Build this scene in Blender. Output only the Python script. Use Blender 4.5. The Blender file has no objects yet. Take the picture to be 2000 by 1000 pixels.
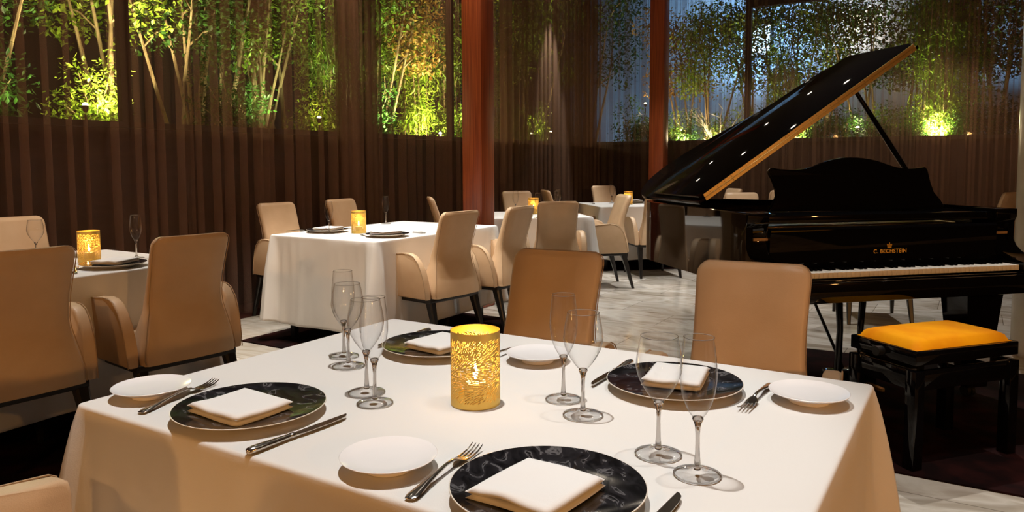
import bpy, bmesh, math, random
from mathutils import Vector, Matrix
PI = math.pi
R = math.radians
C = bpy.context.scene.collection
scene = bpy.context.scene

# ---------------------------------------------------------------- camera
CAM = Vector((1.5848, -0.8380, 1.2308))
cr = Vector((0.85125, 0.52475, -0.00326)); cu = Vector((-0.03332, 0.06026, 0.99763)); cf = Vector((-0.52370, 0.84912, -0.06878))
cam = bpy.data.objects.new('camera', bpy.data.cameras.new('camera'))
C.objects.link(cam)
M = Matrix.Identity(4)
for i in range(3):
    M[i][0] = cr[i]; M[i][1] = cu[i]; M[i][2] = -cf[i]; M[i][3] = CAM[i]
cam.matrix_world = M
cam.data.sensor_width = 36.0
cam.data.lens = 1467.33 * 36 / 2000
cam.data.shift_y = -0.0404
cam.data.clip_start = 0.02
scene.camera = cam

# ---------------------------------------------------------------- world, exposure
w = bpy.data.worlds.new('night'); scene.world = w; w.use_nodes = True
w.node_tree.nodes['Background'].inputs[0].default_value = (0.012, 0.035, 0.09, 1)
w.node_tree.nodes['Background'].inputs[1].default_value = 0.5
scene.view_settings.view_transform = 'Standard'
scene.view_settings.look = 'None'
scene.view_settings.gamma = 1
scene.view_settings.use_curve_mapping = False
scene.view_settings.exposure = 0.0
cy = scene.cycles
cy.max_bounces = 10; cy.diffuse_bounces = 3; cy.glossy_bounces = 4; cy.transmission_bounces = 8
cy.transparent_max_bounces = 40
cy.sample_clamp_indirect = 4.0
cy.caustics_reflective = False; cy.caustics_refractive = False
cy.blur_glossy = 0.5

def lamp(name, kind, loc, energy, color, size=0.05, target=None, angle=60, blend=0.4, label=None):
    l = bpy.data.lights.new(name, kind); l.energy = energy; l.color = color
    if kind == 'SPOT':
        l.spot_size = R(angle); l.spot_blend = blend; l.shadow_soft_size = size
    elif kind == 'POINT':
        l.shadow_soft_size = size
    o = bpy.data.objects.new(name, l); C.objects.link(o); o.location = loc
    if target is not None:
        d = Vector(target) - Vector(loc)
        o.rotation_euler = d.to_track_quat('-Z', 'Y').to_euler()
    return o

CEIL = 3.9
WARM = (1.0, 0.985, 0.95)
AMBER_FILL = (1.0, 0.48, 0.14)
WARM3 = (1.0, 0.76, 0.53)
# x, y, watts, target x, target y, cone, colour  : recessed ceiling spots
SPOTS = [
    (0.58, 0.42, 315, 0.58, 0.34, 41, WARM, 'over the middle of the foreground table'),
    (-2.10, 2.75, 330, -2.08, 3.10, 50, WARM, 'over the near half of the long table'),
    (-1.95, 4.15, 150, -2.05, 3.9, 56, WARM, 'over the far half of the long table'),
    (-2.45, 0.95, 210, -2.30, 0.95, 50, WARM, 'over the far left table'),
    (-1.80, 5.95, 300, -2.05, 5.5, 50, WARM, 'over the turned table behind the near wooden column'),
    (-1.75, 8.00, 330, -1.95, 7.6, 54, WARM, 'over the farthest table'),
    (-0.10, 6.20, 260, -0.25, 6.9, 60, WARM, 'beyond the tail of the piano'),
    (1.7, 6.7, 200, 1.5, 6.1, 62, WARM, 'beyond the keyboard end of the piano'),
    (-0.75, 5.3, 230, -0.75, 5.0, 60, WARM, 'over the open marble left of the piano'),
    (-1.55, 1.95, 330, -2.05, 2.95, 46, (1.0, 0.90, 0.76), 'added as fill before the near end of the long table'),  # extra spot added to brighten the near side of the long table
    (-0.9, 2.9, 170, -0.85, 3.0, 56, WARM, 'over the marble between the long table and the foreground table'),
    (1.55, 0.85, 90, 1.75, 1.1, 54, WARM, 'over the right end of the foreground table'),
    (1.12, 4.50, 300, 1.47, 2.78, 34, WARM, 'above the open piano, aimed at the keys and bench'),
    (1.75, 2.05, 190, 1.47, 2.25, 24, WARM, 'over the orange piano bench'),
    (1.95, 1.70, 28, 1.35, 3.10, 42, WARM, 'added in front of the piano keyboard to light the brass hinge'),  # extra spot added to light the brass lid hinge
    (-3.10, 2.3, 120, -3.50, 0.8, 70, WARM3, 'washing the left curtain at the far left table'),
    (-3.10, 4.6, 120, -3.50, 3.0, 70, WARM3, 'washing the curtain at the near end of the long table'),
    (-3.10, 6.8, 90, -3.50, 5.4, 70, WARM3, 'washing the curtain at the far end of the long table'),
    (-3.22, 8.35, 420, -3.50, 8.35, 30, WARM, 'throwing the warm beam on the dense curtain'),
    (-0.9, 8.3, 190, -0.8, 10.7, 46, WARM3, 'washing the back curtain behind the piano tail'),
    (1.1, 8.3, 170, 1.2, 10.7, 46, WARM3, 'washing the back curtain behind the music desk'),
]
for i, (x, y, e, tx, ty, a, c, _lab) in enumerate(SPOTS):
    if e > 0:
        lamp('downlight_beam', 'SPOT', (x, y, CEIL - 0.03), e * 1.0, c, 0.022, (tx, ty, 0), a, 0.55)

# ---------------------------------------------------------------- materials
def mat(name, base=(0.5, 0.5, 0.5), rough=0.5, metal=0.0, spec=0.5, coat=0.0, sheen=0.0, trans=0.0, ior=1.45):
    m = bpy.data.materials.new(name); m.use_nodes = True
    b = m.node_tree.nodes['Principled BSDF']
    b.inputs['Base Color'].default_value = (*base, 1); b.inputs['Roughness'].default_value = rough
    b.inputs['Metallic'].default_value = metal; b.inputs['Specular IOR Level'].default_value = spec
    b.inputs['Coat Weight'].default_value = coat; b.inputs['Coat Roughness'].default_value = 0.03
    b.inputs['Sheen Weight'].default_value = sheen
    b.inputs['Transmission Weight'].default_value = trans; b.inputs['IOR'].default_value = ior
    return m
def nt(m): return m.node_tree.nodes, m.node_tree.links, m.node_tree.nodes['Principled BSDF']
def add(m, t, **kw):
    n = m.node_tree.nodes.new(t)
    for k, v in kw.items():
        if k in n.inputs: n.inputs[k].default_value = v
        else: setattr(n, k, v)
    return n
def ramp(m, stops):
    n = m.node_tree.nodes.new('ShaderNodeValToRGB'); e = n.color_ramp.elements
    while len(e) < len(stops): e.new(0.5)
    for i, (p, c) in enumerate(stops):
        e[i].position = p; e[i].color = (*c, 1)
    return n
def noise_color(m, scale, stops, detail=6, stretch=(1, 1, 1), dist=0.0, coord='Object'):
    N, L, b = nt(m)
    tc = add(m, 'ShaderNodeTexCoord'); mp = add(m, 'ShaderNodeMapping'); mp.inputs['Scale'].default_value = stretch
    n = add(m, 'ShaderNodeTexNoise', Scale=scale, Detail=detail, Distortion=dist)
    r = ramp(m, stops)
    L.new(tc.outputs[coord], mp.inputs[0]); L.new(mp.outputs[0], n.inputs['Vector']); L.new(n.outputs[0], r.inputs[0])
    L.new(r.outputs[0], b.inputs['Base Color'])
    return n, r
def bump(m, scale, strength, dist=0.002, kind='noise', stretch=(1, 1, 1)):
    N, L, b = nt(m)
    tc = add(m, 'ShaderNodeTexCoord'); mp = add(m, 'ShaderNodeMapping'); mp.inputs['Scale'].default_value = stretch
    L.new(tc.outputs['Object'], mp.inputs[0])
    if kind == 'noise': n = add(m, 'ShaderNodeTexNoise', Scale=scale, Detail=4)
    elif kind == 'voronoi': n = add(m, 'ShaderNodeTexVoronoi', Scale=scale)
    else: n = add(m, 'ShaderNodeTexWave', Scale=scale, Distortion=2.0)
    L.new(mp.outputs[0], n.inputs['Vector'])
    bp = add(m, 'ShaderNodeBump', Strength=strength, Distance=dist)
    L.new(n.outputs[0], bp.inputs['Height']); L.new(bp.outputs[0], b.inputs['Normal'])

m_linen = mat('linen', (0.78, 0.75, 0.715), 0.85, spec=0.2); bump(m_linen, 420, 0.25, 0.001)
m_napkin = mat('napkin_cotton', (0.82, 0.80, 0.78), 0.8, spec=0.2); bump(m_napkin, 500, 0.2, 0.001)
m_leather = mat('beige_leather', (0.56, 0.40, 0.25), 0.42, spec=0.4)
noise_color(m_leather, 9, [(0.3, (0.60, 0.41, 0.245)), (0.7, (0.66, 0.465, 0.29))], 3); bump(m_leather, 420, 0.18, 0.001, 'voronoi')
m_piping = mat('leather_piping', (0.44, 0.30, 0.18), 0.7, spec=0.2)
m_blackwood = mat('black_stained_wood', (0.012, 0.010, 0.009), 0.35)
m_gloss = mat('black_lacquer', (0.0025, 0.0025, 0.003), 0.035, spec=0.45)
m_satin = mat('black_satin', (0.008, 0.008, 0.008), 0.4)
m_brass = mat('brass', (1.0, 0.70, 0.30), 0.30, 0.9); bump(m_brass, 60, 0.1, 0.002)
m_goldleaf = mat('gold_lettering', (1.0, 0.52, 0.06), 0.4, 0.0)
m_gold = mat('gold_holder', (0.88, 0.63, 0.16), 0.42, 0.75)
m_silver = mat('polished_steel', (0.85, 0.82, 0.78), 0.16, 1.0)
m_porcelain = mat('white_porcelain', (0.90, 0.88, 0.88), 0.2, spec=0.5)
m_platerim = mat('pale_rim', (0.75, 0.70, 0.62), 0.3)
m_charger = mat('black_marble_plate', (0.02, 0.02, 0.02), 0.07, spec=0.6)
noise_color(m_charger, 19, [(0.42, (0.006, 0.006, 0.007)), (0.59, (0.022, 0.021, 0.024)), (0.625, (0.13, 0.125, 0.13)), (0.67, (0.012, 0.012, 0.013))], 9, (1, 1.7, 1), 1.2)
m_ivory = mat('ivory_key', (0.80, 0.74, 0.64), 0.25)
m_velvet = mat('orange_velvet', (0.80, 0.29, 0.012), 0.75, spec=0.08)
noise_color(m_velvet, 7, [(0.35, (0.80, 0.25, 0.0015)), (0.65, (0.90, 0.36, 0.002))], 5)
m_flame = bpy.data.materials.new('flame'); m_flame.use_nodes = True
def emit(name, col, s):
    m = bpy.data.materials.new(name); m.use_nodes = True
    n = m.node_tree.nodes; n.remove(n['Principled BSDF'])
    e = n.new('ShaderNodeEmission'); e.inputs[0].default_value = (*col, 1); e.inputs[1].default_value = s
    m.node_tree.links.new(e.outputs[0], n['Material Output'].inputs[0]); return m
m_flame = emit('flame_glow', (1.0, 0.66, 0.28), 50)
m_down = emit('downlight_lens', (1.0, 0.86, 0.68), 45)
m_wax = mat('candle_wax', (0.85, 0.70, 0.45), 0.5)

# wood column
m_column = mat('red_brown_wood', (0.2, 0.04, 0.015), 0.38)
n, r = noise_color(m_column, 5, [(0.3, (0.12, 0.018, 0.003)), (0.5, (0.26, 0.048, 0.009)), (0.7, (0.36, 0.085, 0.018))], 8, (34, 34, 0.35))
bump(m_column, 5, 0.35, 0.003, 'noise', (30, 30, 0.4))
m_stonecol = mat('pale_stone', (0.62, 0.55, 0.46), 0.25)
noise_color(m_stonecol, 3, [(0.3, (0.5, 0.43, 0.35)), (0.7, (0.68, 0.61, 0.52))], 6)

# marble floor
m_floor = mat('marble_floor', (0.6, 0.55, 0.5), 0.14, spec=0.5)
N, L, b = nt(m_floor)
tc = add(m_floor, 'ShaderNodeTexCoord')
br = add(m_floor, 'ShaderNodeTexBrick'); br.offset = 0.5; br.inputs['Scale'].default_value = 1.0
br.inputs['Brick Width'].default_value = 0.9; br.inputs['Row Height'].default_value = 0.45; br.inputs['Mortar Size'].default_value = 0.0025
br.inputs['Color1'].default_value = (0.95, 0.95, 0.95, 1); br.inputs['Color2'].default_value = (0.68, 0.66, 0.63, 1); br.inputs['Mortar'].default_value = (0.35, 0.33, 0.3, 1)
L.new(tc.outputs['Object'], br.inputs['Vector'])
mp = add(m_floor, 'ShaderNodeMapping'); mp.inputs['Scale'].default_value = (1.0, 2.4, 1); mp.inputs['Rotation'].default_value = (0, 0, R(24))
L.new(tc.outputs['Object'], mp.inputs[0])
n1 = add(m_floor, 'ShaderNodeTexNoise', Scale=1.7, Detail=9, Distortion=1.6); L.new(mp.outputs[0], n1.inputs['Vector'])
r1 = ramp(m_floor, [(0.30, (0.40, 0.335, 0.26)), (0.44, (0.62, 0.55, 0.465)), (0.55, (0.76, 0.70, 0.62)), (0.70, (0.48, 0.42, 0.34))]); L.new(n1.outputs[0], r1.inputs[0])
mx = add(m_floor, 'ShaderNodeMixRGB', blend_type='MULTIPLY'); mx.inputs[0].default_value = 1
L.new(r1.outputs[0], mx.inputs[1]); L.new(br.outputs[0], mx.inputs[2]); L.new(mx.outputs[0], b.inputs['Base Color'])
m_rug = mat('dark_wine_carpet', (0.012, 0.003, 0.003), 0.95, spec=0.1)
noise_color(m_rug, 6, [(0.4, (0.006, 0.002, 0.002)), (0.7, (0.028, 0.006, 0.005))], 4)
m_darkwood = mat('dark_wood_wall', (0.035, 0.014, 0.008), 0.5)
noise_color(m_darkwood, 4, [(0.3, (0.022, 0.009, 0.006)), (0.7, (0.036, 0.016, 0.010))], 6, (1, 1, 6))
m_rail = mat('dark_rail', (0.012, 0.005, 0.004), 0.5)
m_wall = mat('brown_plaster', (0.05, 0.025, 0.015), 0.8)
m_ceil = mat('ceiling_paint', (0.035, 0.022, 0.016), 0.8)
m_border = mat('dark_floor_border', (0.03, 0.008, 0.005), 0.35)

# sheer curtain: a woven net of opaque threads, partly see-through from every side
def sheer(name, col, open_):
    m = bpy.data.materials.new(name); m.use_nodes = True; n = m.node_tree.nodes; l = m.node_tree.links
    n.remove(n['Principled BSDF'])
    d = n.new('ShaderNodeBsdfDiffuse'); d.inputs[0].default_value = (*col, 1)
    t = n.new('ShaderNodeBsdfTranslucent'); t.inputs[0].default_value = (*[c * 0.8 for c in col], 1)
    a = n.new('ShaderNodeMixShader'); a.inputs[0].default_value = 0.3
    l.new(d.outputs[0], a.inputs[1]); l.new(t.outputs[0], a.inputs[2])
    tr = n.new('ShaderNodeBsdfTransparent')
    s = n.new('ShaderNodeMixShader'); s.inputs[0].default_value = open_
    l.new(a.outputs[0], s.inputs[1]); l.new(tr.outputs[0], s.inputs[2]); l.new(s.outputs[0], n['Material Output'].inputs[0])
    return m
m_sheer = sheer('brown_sheer_fabric', (0.38, 0.22, 0.15), 0.79)
m_sheer_thick = sheer('brown_sheer_fabric_close', (0.24, 0.14, 0.09), 0.42)
m_sheer_light = sheer('brown_sheer_fabric_open', (0.30, 0.19, 0.13), 0.80)

# thin glass: clear with Fresnel reflection
def thin_glass(name, tint, gain=1.0, edge=0.95):
    m = bpy.data.materials.new(name); m.use_nodes = True; n = m.node_tree.nodes; l = m.node_tree.links
    n.remove(n['Principled BSDF'])
    g = n.new('ShaderNodeBsdfGlossy'); g.inputs['Roughness'].default_value = 0.02
    t = n.new('ShaderNodeBsdfTransparent'); t.inputs[0].default_value = (*tint, 1)
    lw = n.new('ShaderNodeLayerWeight'); lw.inputs[0].default_value = 0.5
    pw_ = n.new('ShaderNodeMath'); pw_.operation = 'POWER'; pw_.inputs[1].default_value = 3.5
    f = n.new('ShaderNodeMath'); f.operation = 'MULTIPLY_ADD'; f.inputs[1].default_value = 0.8 * gain; f.inputs[2].default_value = 0.03 * gain; f.use_clamp = True
    l.new(lw.outputs['Facing'], pw_.inputs[0]); l.new(pw_.outputs[0], f.inputs[0])
    tc_ = n.new('ShaderNodeMixRGB'); tc_.inputs[1].default_value = (*tint, 1); tc_.inputs[2].default_value = (*[c * edge for c in tint], 1)
    p2_ = n.new('ShaderNodeMath'); p2_.operation = 'POWER'; p2_.inputs[1].default_value = 2.2
    l.new(lw.outputs['Facing'], p2_.inputs[0]); l.new(p2_.outputs[0], tc_.inputs[0]); l.new(tc_.outputs[0], t.inputs[0])
    s = n.new('ShaderNodeMixShader'); l.new(f.outputs[0], s.inputs[0])
    l.new(t.outputs[0], s.inputs[1]); l.new(g.outputs[0], s.inputs[2]); l.new(s.outputs[0], n['Material Output'].inputs[0])
    return m
m_glass = thin_glass('wine_glass_crystal', (0.99, 0.99, 0.99), 1.2, 0.84)
m_pane = thin_glass('window_glass', (0.92, 0.95, 0.96), 0.35)
m_crystal = bpy.data.materials.new('solid_crystal'); m_crystal.use_nodes = True
N, L, b = nt(m_crystal)
b.inputs['Base Color'].default_value = (1, 1, 1, 1); b.inputs['Roughness'].default_value = 0.0; b.inputs['Transmission Weight'].default_value = 1.0; b.inputs['IOR'].default_value = 1.5

def leafmat(name, c1, c2):
    m = mat(name, c1, 0.45, spec=0.4)
    N, L, b = nt(m)
    oi = add(m, 'ShaderNodeTexCoord'); nn = add(m, 'ShaderNodeTexNoise', Scale=7.0, Detail=2)
    r = ramp(m, [(0.35, c1), (0.65, c2)])
    L.new(oi.outputs['Object'], nn.inputs['Vector']); L.new(nn.outputs[0], r.inputs[0]); L.new(r.outputs[0], b.inputs['Base Color'])
    t = add(m, 'ShaderNodeBsdfTranslucent'); L.new(r.outputs[0], t.inputs[0])
    s = add(m, 'ShaderNodeMixShader'); s.inputs[0].default_value = 0.4
    L.new(b.outputs[0], s.inputs[1]); L.new(t.outputs[0], s.inputs[2]); L.new(s.outputs[0], N['Material Output'].inputs[0])
    return m
m_leaf = leafmat('green_leaves', (0.05, 0.12, 0.012), (0.20, 0.30, 0.03))
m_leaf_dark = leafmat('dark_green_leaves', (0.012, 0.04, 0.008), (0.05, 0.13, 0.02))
m_leaf_lime = leafmat('lime_leaves', (0.16, 0.30, 0.02), (0.36, 0.46, 0.05))
m_leaf_amber = leafmat('amber_leaves', (0.30, 0.15, 0.03), (0.45, 0.28, 0.08))
m_bark = mat('pale_bark', (0.42, 0.30, 0.18), 0.8)
noise_color(m_bark, 18, [(0.3, (0.16, 0.10, 0.05)), (0.7, (0.34, 0.24, 0.14))], 5, (1, 1, 0.3))
m_soil = mat('garden_soil', (0.03, 0.024, 0.014), 0.95)
noise_color(m_soil, 8, [(0.3, (0.015, 0.012, 0.006)), (0.7, (0.06, 0.05, 0.025))], 6)
m_facade = mat('outside_render', (0.30, 0.33, 0.36), 0.8)
noise_color(m_facade, 1.5, [(0.3, (0.24, 0.27, 0.31)), (0.7, (0.36, 0.38, 0.40))], 5)
m_fence = mat('outside_dark_fence', (0.02, 0.022, 0.022), 0.8)

# ---------------------------------------------------------------- mesh helpers
def link(name, me, m, parent=None, loc=None, rotz=None):
    o = bpy.data.objects.new(name, me); C.objects.link(o)
    if m is not None and not me.materials: me.materials.append(m)
    if parent is not None: o.parent = parent
    if loc is not None: o.location = loc
    if rotz is not None: o.rotation_euler = (0, 0, rotz)
    return o
def build(name, bm, m, parent=None, smooth=True, angle=40, loc=None, rotz=None):
    me = bpy.data.meshes.new(name); bmesh.ops.recalc_face_normals(bm, faces=bm.faces); bm.to_mesh(me); bm.free()
    if smooth:
        for p in me.polygons: p.use_smooth = True
        try: me.set_sharp_from_angle(angle=R(angle))
        except Exception: pass
    return link(name, me, m, parent, loc, rotz)
def pydata(name, v, f, m, parent=None, smooth=True, angle=60, **kw):
    me = bpy.data.meshes.new(name); me.from_pydata([tuple(a) for a in v], [], f); me.update()
    if smooth:
        for p in me.polygons: p.use_smooth = True
        try: me.set_sharp_from_angle(angle=R(angle))
        except Exception: pass
    return link(name, me, m, parent, **kw)
def bx(bm, x0, x1, y0, y1, z0, z1, bev=0.0, seg=2):
    r = bmesh.ops.create_cube(bm, size=1.0); vs = r['verts']
    for v in vs:
        v.co = Vector((x0 + (v.co.x + .5) * (x1 - x0), y0 + (v.co.y + .5) * (y1 - y0), z0 + (v.co.z + .5) * (z1 - z0)))
    if bev > 0:
        es = list({e for v in vs for e in v.link_edges})
        bmesh.ops.bevel(bm, geom=es, offset=bev, segments=seg, profile=0.5, affect='EDGES')
    return bm
def box(name, x0, x1, y0, y1, z0, z1, m, parent=None, bev=0.0, **kw):
    return build(name, bx(bmesh.new(), x0, x1, y0, y1, z0, z1, bev), m, parent, **kw)
def rings(bm, rs, close=True, cap0=True, cap1=True):
    rr = [[bm.verts.new(p) for p in ring] for ring in rs]
    n = len(rr[0])
    for a, b_ in zip(rr[:-1], rr[1:]):
        for i in range(n if close else n - 1):
            j = (i + 1) % n
            try: bm.faces.new((a[i], a[j], b_[j], b_[i]))
            except ValueError: pass
    if cap0: bm.faces.new(rr[0][::-1])
    if cap1: bm.faces.new(rr[-1])
    return rr
def lathe(bm, prof, n=40, center=(0, 0), cap0=False, cap1=False):
    rs = [[(center[0] + r_ * math.cos(2 * PI * i / n), center[1] + r_ * math.sin(2 * PI * i / n), z) for i in range(n)] for r_, z in prof]
    rings(bm, rs, True, cap0, cap1)
def tube(bm, pts, rad, n=8):
    pts = [Vector(p) for p in pts]
    if not hasattr(rad, '__len__'): rad = [rad] * len(pts)
    rs = []
    up = Vector((0.13, 0.21, 1)).normalized()
    for i, p in enumerate(pts):
        t = (pts[min(i + 1, len(pts) - 1)] - pts[max(i - 1, 0)])
        t = t.normalized() if t.length > 0 else Vector((0, 0, 1))
        a = t.cross(up)
        if a.length < 0.15: a = t.cross(Vector((1, 0.2, 0)))
        a.normalize(); b_ = t.cross(a)
        rs.append([p + (a * math.cos(2 * PI * k / n) + b_ * math.sin(2 * PI * k / n)) * rad[i] for k in range(n)])
    rings(bm, rs)
def taper(bm, p0, p1, s0, s1, q=(1, 1)):
    """square-section leg from p0 (top) to p1 (foot)"""
    def ring(p, s):
        h = s / 2; c = h * 0.35
        pts = [(-h + c, -h), (h - c, -h), (h, -h + c), (h, h - c), (h - c, h), (-h + c, h), (-h, h - c), (-h, -h + c)]
        return [(p[0] + a * q[0], p[1] + b_ * q[1], p[2]) for a, b_ in pts]
    rings(bm, [ring(p1, s1), ring([(a + b_) / 2 for a, b_ in zip(p0, p1)], (s0 + s1) / 2 * 0.95), ring(p0, s0)])
def prism(bm, poly, fn, d0, d1, bev=0.0, seg=2):
    """extrude a 2-D outline: fn(a, b, d) -> 3-D point"""
    a = [bm.verts.new(fn(x, y, d0)) for x, y in poly]; b_ = [bm.verts.new(fn(x, y, d1)) for x, y in poly]
    n = len(poly); fs = [bm.faces.new(a[::-1]), bm.faces.new(b_)]
    for i in range(n): bm.faces.new((a[i], a[(i + 1) % n], b_[(i + 1) % n], b_[i]))
    if bev > 0:
        es = [e for f in fs for e in f.edges]
        bmesh.ops.bevel(bm, geom=list(set(es)), offset=bev, segments=seg, profile=0.5, affect='EDGES')
def tag(o, label=None, cat=None, group=None, kind=None):
    if label: o['label'] = label
    if cat: o['category'] = cat
    if group: o['group'] = group
    if kind: o['kind'] = kind
    return o
def empty(name, loc=(0, 0, 0), rotz=0.0):
    o = bpy.data.objects.new(name, None); C.objects.link(o); o.location = loc; o.rotation_euler = (0, 0, rotz); o.empty_display_size = 0.1
    return o
def kids(o): return [c for c in bpy.data.objects if c.parent == o]
def copy_tree(o, loc, rotz, label, group=None):
    def rec(src, par):
        c = src.copy(); C.objects.link(c); c.parent = par
        for k in kids(src): rec(k, c)
        return c
    c = rec(o, None); c.location = loc; c.rotation_euler = (0, 0, rotz); c['label'] = label
    if group: c['group'] = group
    return c
class Proto:
    """first use places the built thing itself, later uses copy it"""
    def __init__(s, o): s.o = o; s.used = False
    def put(s, loc, rotz, label, group=None):
        if not s.used:
            s.used = True; s.o.location = loc; s.o.rotation_euler = (0, 0, rotz); s.o['label'] = label
            if group: s.o['group'] = group
            return s.o
        return copy_tree(s.o, loc, rotz, label, group)
def struct(o): o['kind'] = 'structure'; return o
rnd = random.Random(7)

# ---------------------------------------------------------------- the room
struct(box('floor', -3.35, 6, -4, 9.9, -0.06, 0, m_floor, smooth=False))
struct(box('trim_1', -3.85, -3.35, -4, 10.4, -0.06, 0.0, m_border, smooth=False))
struct(box('trim_2', -3.35, 6, 9.9, 10.4, -0.06, 0.0, m_border, smooth=False))
struct(box('ceiling', -3.95, 6.1, -4.1, 10.5, CEIL, CEIL + 0.1, m_ceil, smooth=False))
struct(box('wall_front', -3.95, 6.1, -4.1, -4.0, 0, CEIL, m_wall, smooth=False))
struct(box('wall_right', 6.0, 6.1, -4, 10.5, 0, CEIL, m_wall, smooth=False))
struct(box('wall_left', -3.95, -3.85, -4, 10.4, -0.06, 1.50, m_darkwood, smooth=False))
struct(box('wall_back', -3.95, 6, 10.4, 10.5, -0.06, 1.52, m_darkwood, smooth=False))
struct(box('trim_3', -3.97, -3.80, -4, 10.36, 1.50, 1.545, m_rail, smooth=False))
struct(box('trim_4', -3.8, 6, 10.36, 10.52, 1.52, 1.565, m_rail, smooth=False))
struct(box('trim_5', -1.27, 5.9, 10.40, 10.50, 3.47, 3.9, m_rail, smooth=False))
def mullion(x0, x1, y0, y1):
    return struct(box('trim_%d' % (6 + mullion.n), x0, x1, y0, y1, 1.545 if x0 < -3.5 else 1.565, CEIL, m_rail, smooth=False))
mullion.n = 0
for y in (2.46, 6.6): mullion(-3.94, -3.88, y, y + 0.08); mullion.n += 1
for x in (-3.92, -1.34, 2.3): mullion(x, x + 0.075, 10.41, 10.49); mullion.n += 1
def pane(n, v):
    o = pydata('window_%d' % n, v, [(0, 1, 2, 3)], m_pane, smooth=False); struct(o)
pane(1, [(-3.91, -4, 1.545), (-3.91, 2.46, 1.545), (-3.91, 2.46, CEIL), (-3.91, -4, CEIL)])
pane(2, [(-3.91, 2.54, 1.545), (-3.91, 6.6, 1.545), (-3.91, 6.6, CEIL), (-3.91, 2.54, CEIL)])
pane(3, [(-3.91, 6.68, 1.545), (-3.91, 10.4, 1.545), (-3.91, 10.4, CEIL), (-3.91, 6.68, CEIL)])
pane(4, [(-3.84, 10.45, 1.565), (-1.34, 10.45, 1.565), (-1.34, 10.45, CEIL), (-3.84, 10.45, CEIL)])
pane(5, [(-1.265, 10.45, 1.565), (2.3, 10.45, 1.565), (2.3, 10.45, 3.47), (-1.265, 10.45, 3.47)])
pane(6, [(2.375, 10.45, 1.565), (6, 10.45, 1.565), (6, 10.45, 3.47), (2.375, 10.45, 3.47)])

# ceiling downlights
dl = empty('ceiling_downlight'); tag(dl, 'x', 'ceiling light')
bm = bmesh.new(); lathe(bm, [(0.062, 0.0), (0.062, -0.006), (0.046, -0.006), (0.042, 0.0)], 28); build('trim_ring', bm, m_satin, dl)
bm = bmesh.new(); bmesh.ops.create_circle(bm, cap_ends=True, radius=0.040, segments=24)
for v in bm.verts: v.co.z = -0.001
build('lens', bm, m_down, dl)
DL = Proto(dl)
for x, y, e, tx, ty, a, c, lab in SPOTS:
    DL.put((x, y, CEIL), 0, 'recessed ceiling spotlight ' + lab, 'recessed ceiling spotlights')

# curtains: gathered sheer cloth
def curtain(name, p0, p1, z0, z1, m, label, pitch=0.125, amp=0.05, seed=0, gather=0.60, ridge=False):
    rn = random.Random(seed)
    p0 = Vector((*p0, 0)); p1 = Vector((*p1, 0)); d = p1 - p0; Lh = d.length; d.normalize(); nrm = Vector((-d.y, d.x, 0))
    # irregular pleat phase along the rail
    s = 0; marks = [0.0]
    while s < Lh: s += pitch * rn.uniform(0.7, 1.45); marks.append(s)
    marks[-1] = max(marks[-1], Lh)
    amps = [amp * rn.uniform(0.65, 1.35) for _ in marks]; K = 16
    cols = []
    for i in range(len(marks) - 1):
        for k in range(K):
            f = k / K; cols.append((marks[i] + f * (marks[i + 1] - marks[i]), f, amps[i], i))
    zs = [z0, z0 + 0.25, z0 + 0.6, z0 + 1.1, z0 + 1.7, z0 + 2.3, z0 + 2.9, z1]
    V = []; F = []
    sway = [rn.uniform(-0.02, 0.02) for _ in range(len(marks) + 1)]
    for (s, f, a, i) in cols:
        for z in zs:
            h = (z - z0) / (z1 - z0)
            sw = sway[i] * (1 - h) + (sway[i + 1] - sway[i]) * f * (1 - h)
            wd = marks[i + 1] - marks[i]
            if ridge:      # soft scoop between narrow standing folds
                if f < .5: g = f / .5; ss = marks[i] + wd * .80 * g; off = -.35 * a * math.sin(PI * g)
                else:
                    g = (f - .5) / .5; ss = marks[i] + wd * (.80 + .20 * g) - wd * .16 * math.sin(2 * PI * g); off = -a * -1.1 * math.sin(PI * g)
                off = -off * (1.0 + 0.2 * (1 - h)) + 0.01 * math.sin(s * 3.1 + h * 2); ss += sw
            else:
                ss = s + gather * a * math.sin(4 * PI * f) * -1 + sw
                off = a * (1.0 + 0.25 * (1 - h)) * math.sin(2 * PI * f) + 0.012 * math.sin(s * 3.1 + h * 2)
            ss = min(max(ss, 0), Lh)
            V.append(p0 + d * ss + nrm * off + Vector((0, 0, z)))
    nz = len(zs)
    for c in range(len(cols) - 1):
        for z in range(nz - 1):
            F.append((c * nz + z, (c + 1) * nz + z, (c + 1) * nz + z + 1, c * nz + z + 1))
    o = pydata(name, V, F, m, angle=180)
    tag(o, label, 'curtain', 'sheer brown curtains around the windows')
    return o
curtain('curtain', (-3.52, -2.2), (-3.52, 1.95), 0.012, 3.86, m_sheer, 'sheer brown curtain at the far left, in front of the brightly lit tree trunks', 0.13, 0.075, 1, ridge=True)
curtain('curtain', (-3.52, 1.98), (-3.52, 2.75), 0.012, 3.86, m_sheer, 'narrow sheer brown curtain behind the left table, pleats lit along their edges', 0.12, 0.075, 2, ridge=True)
curtain('curtain', (-3.52, 2.72), (-3.52, 4.50), 0.012, 3.86, m_sheer, 'sheer brown curtain behind the near left corner of the long table', 0.12, 0.08, 3, ridge=True)
curtain('curtain', (-3.56, 4.40), (-3.56, 4.95), 0.012, 3.86, m_sheer_thick, 'bunched edge of a brown curtain behind the wall-side chairs of the long table', 0.06, 0.04, 4)
curtain('curtain', (-3.52, 4.90), (-3.52, 7.30), 0.012, 3.86, m_sheer, 'sheer brown curtain left of the near wooden column, bright foliage behind', 0.12, 0.075, 5, ridge=True)
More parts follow.
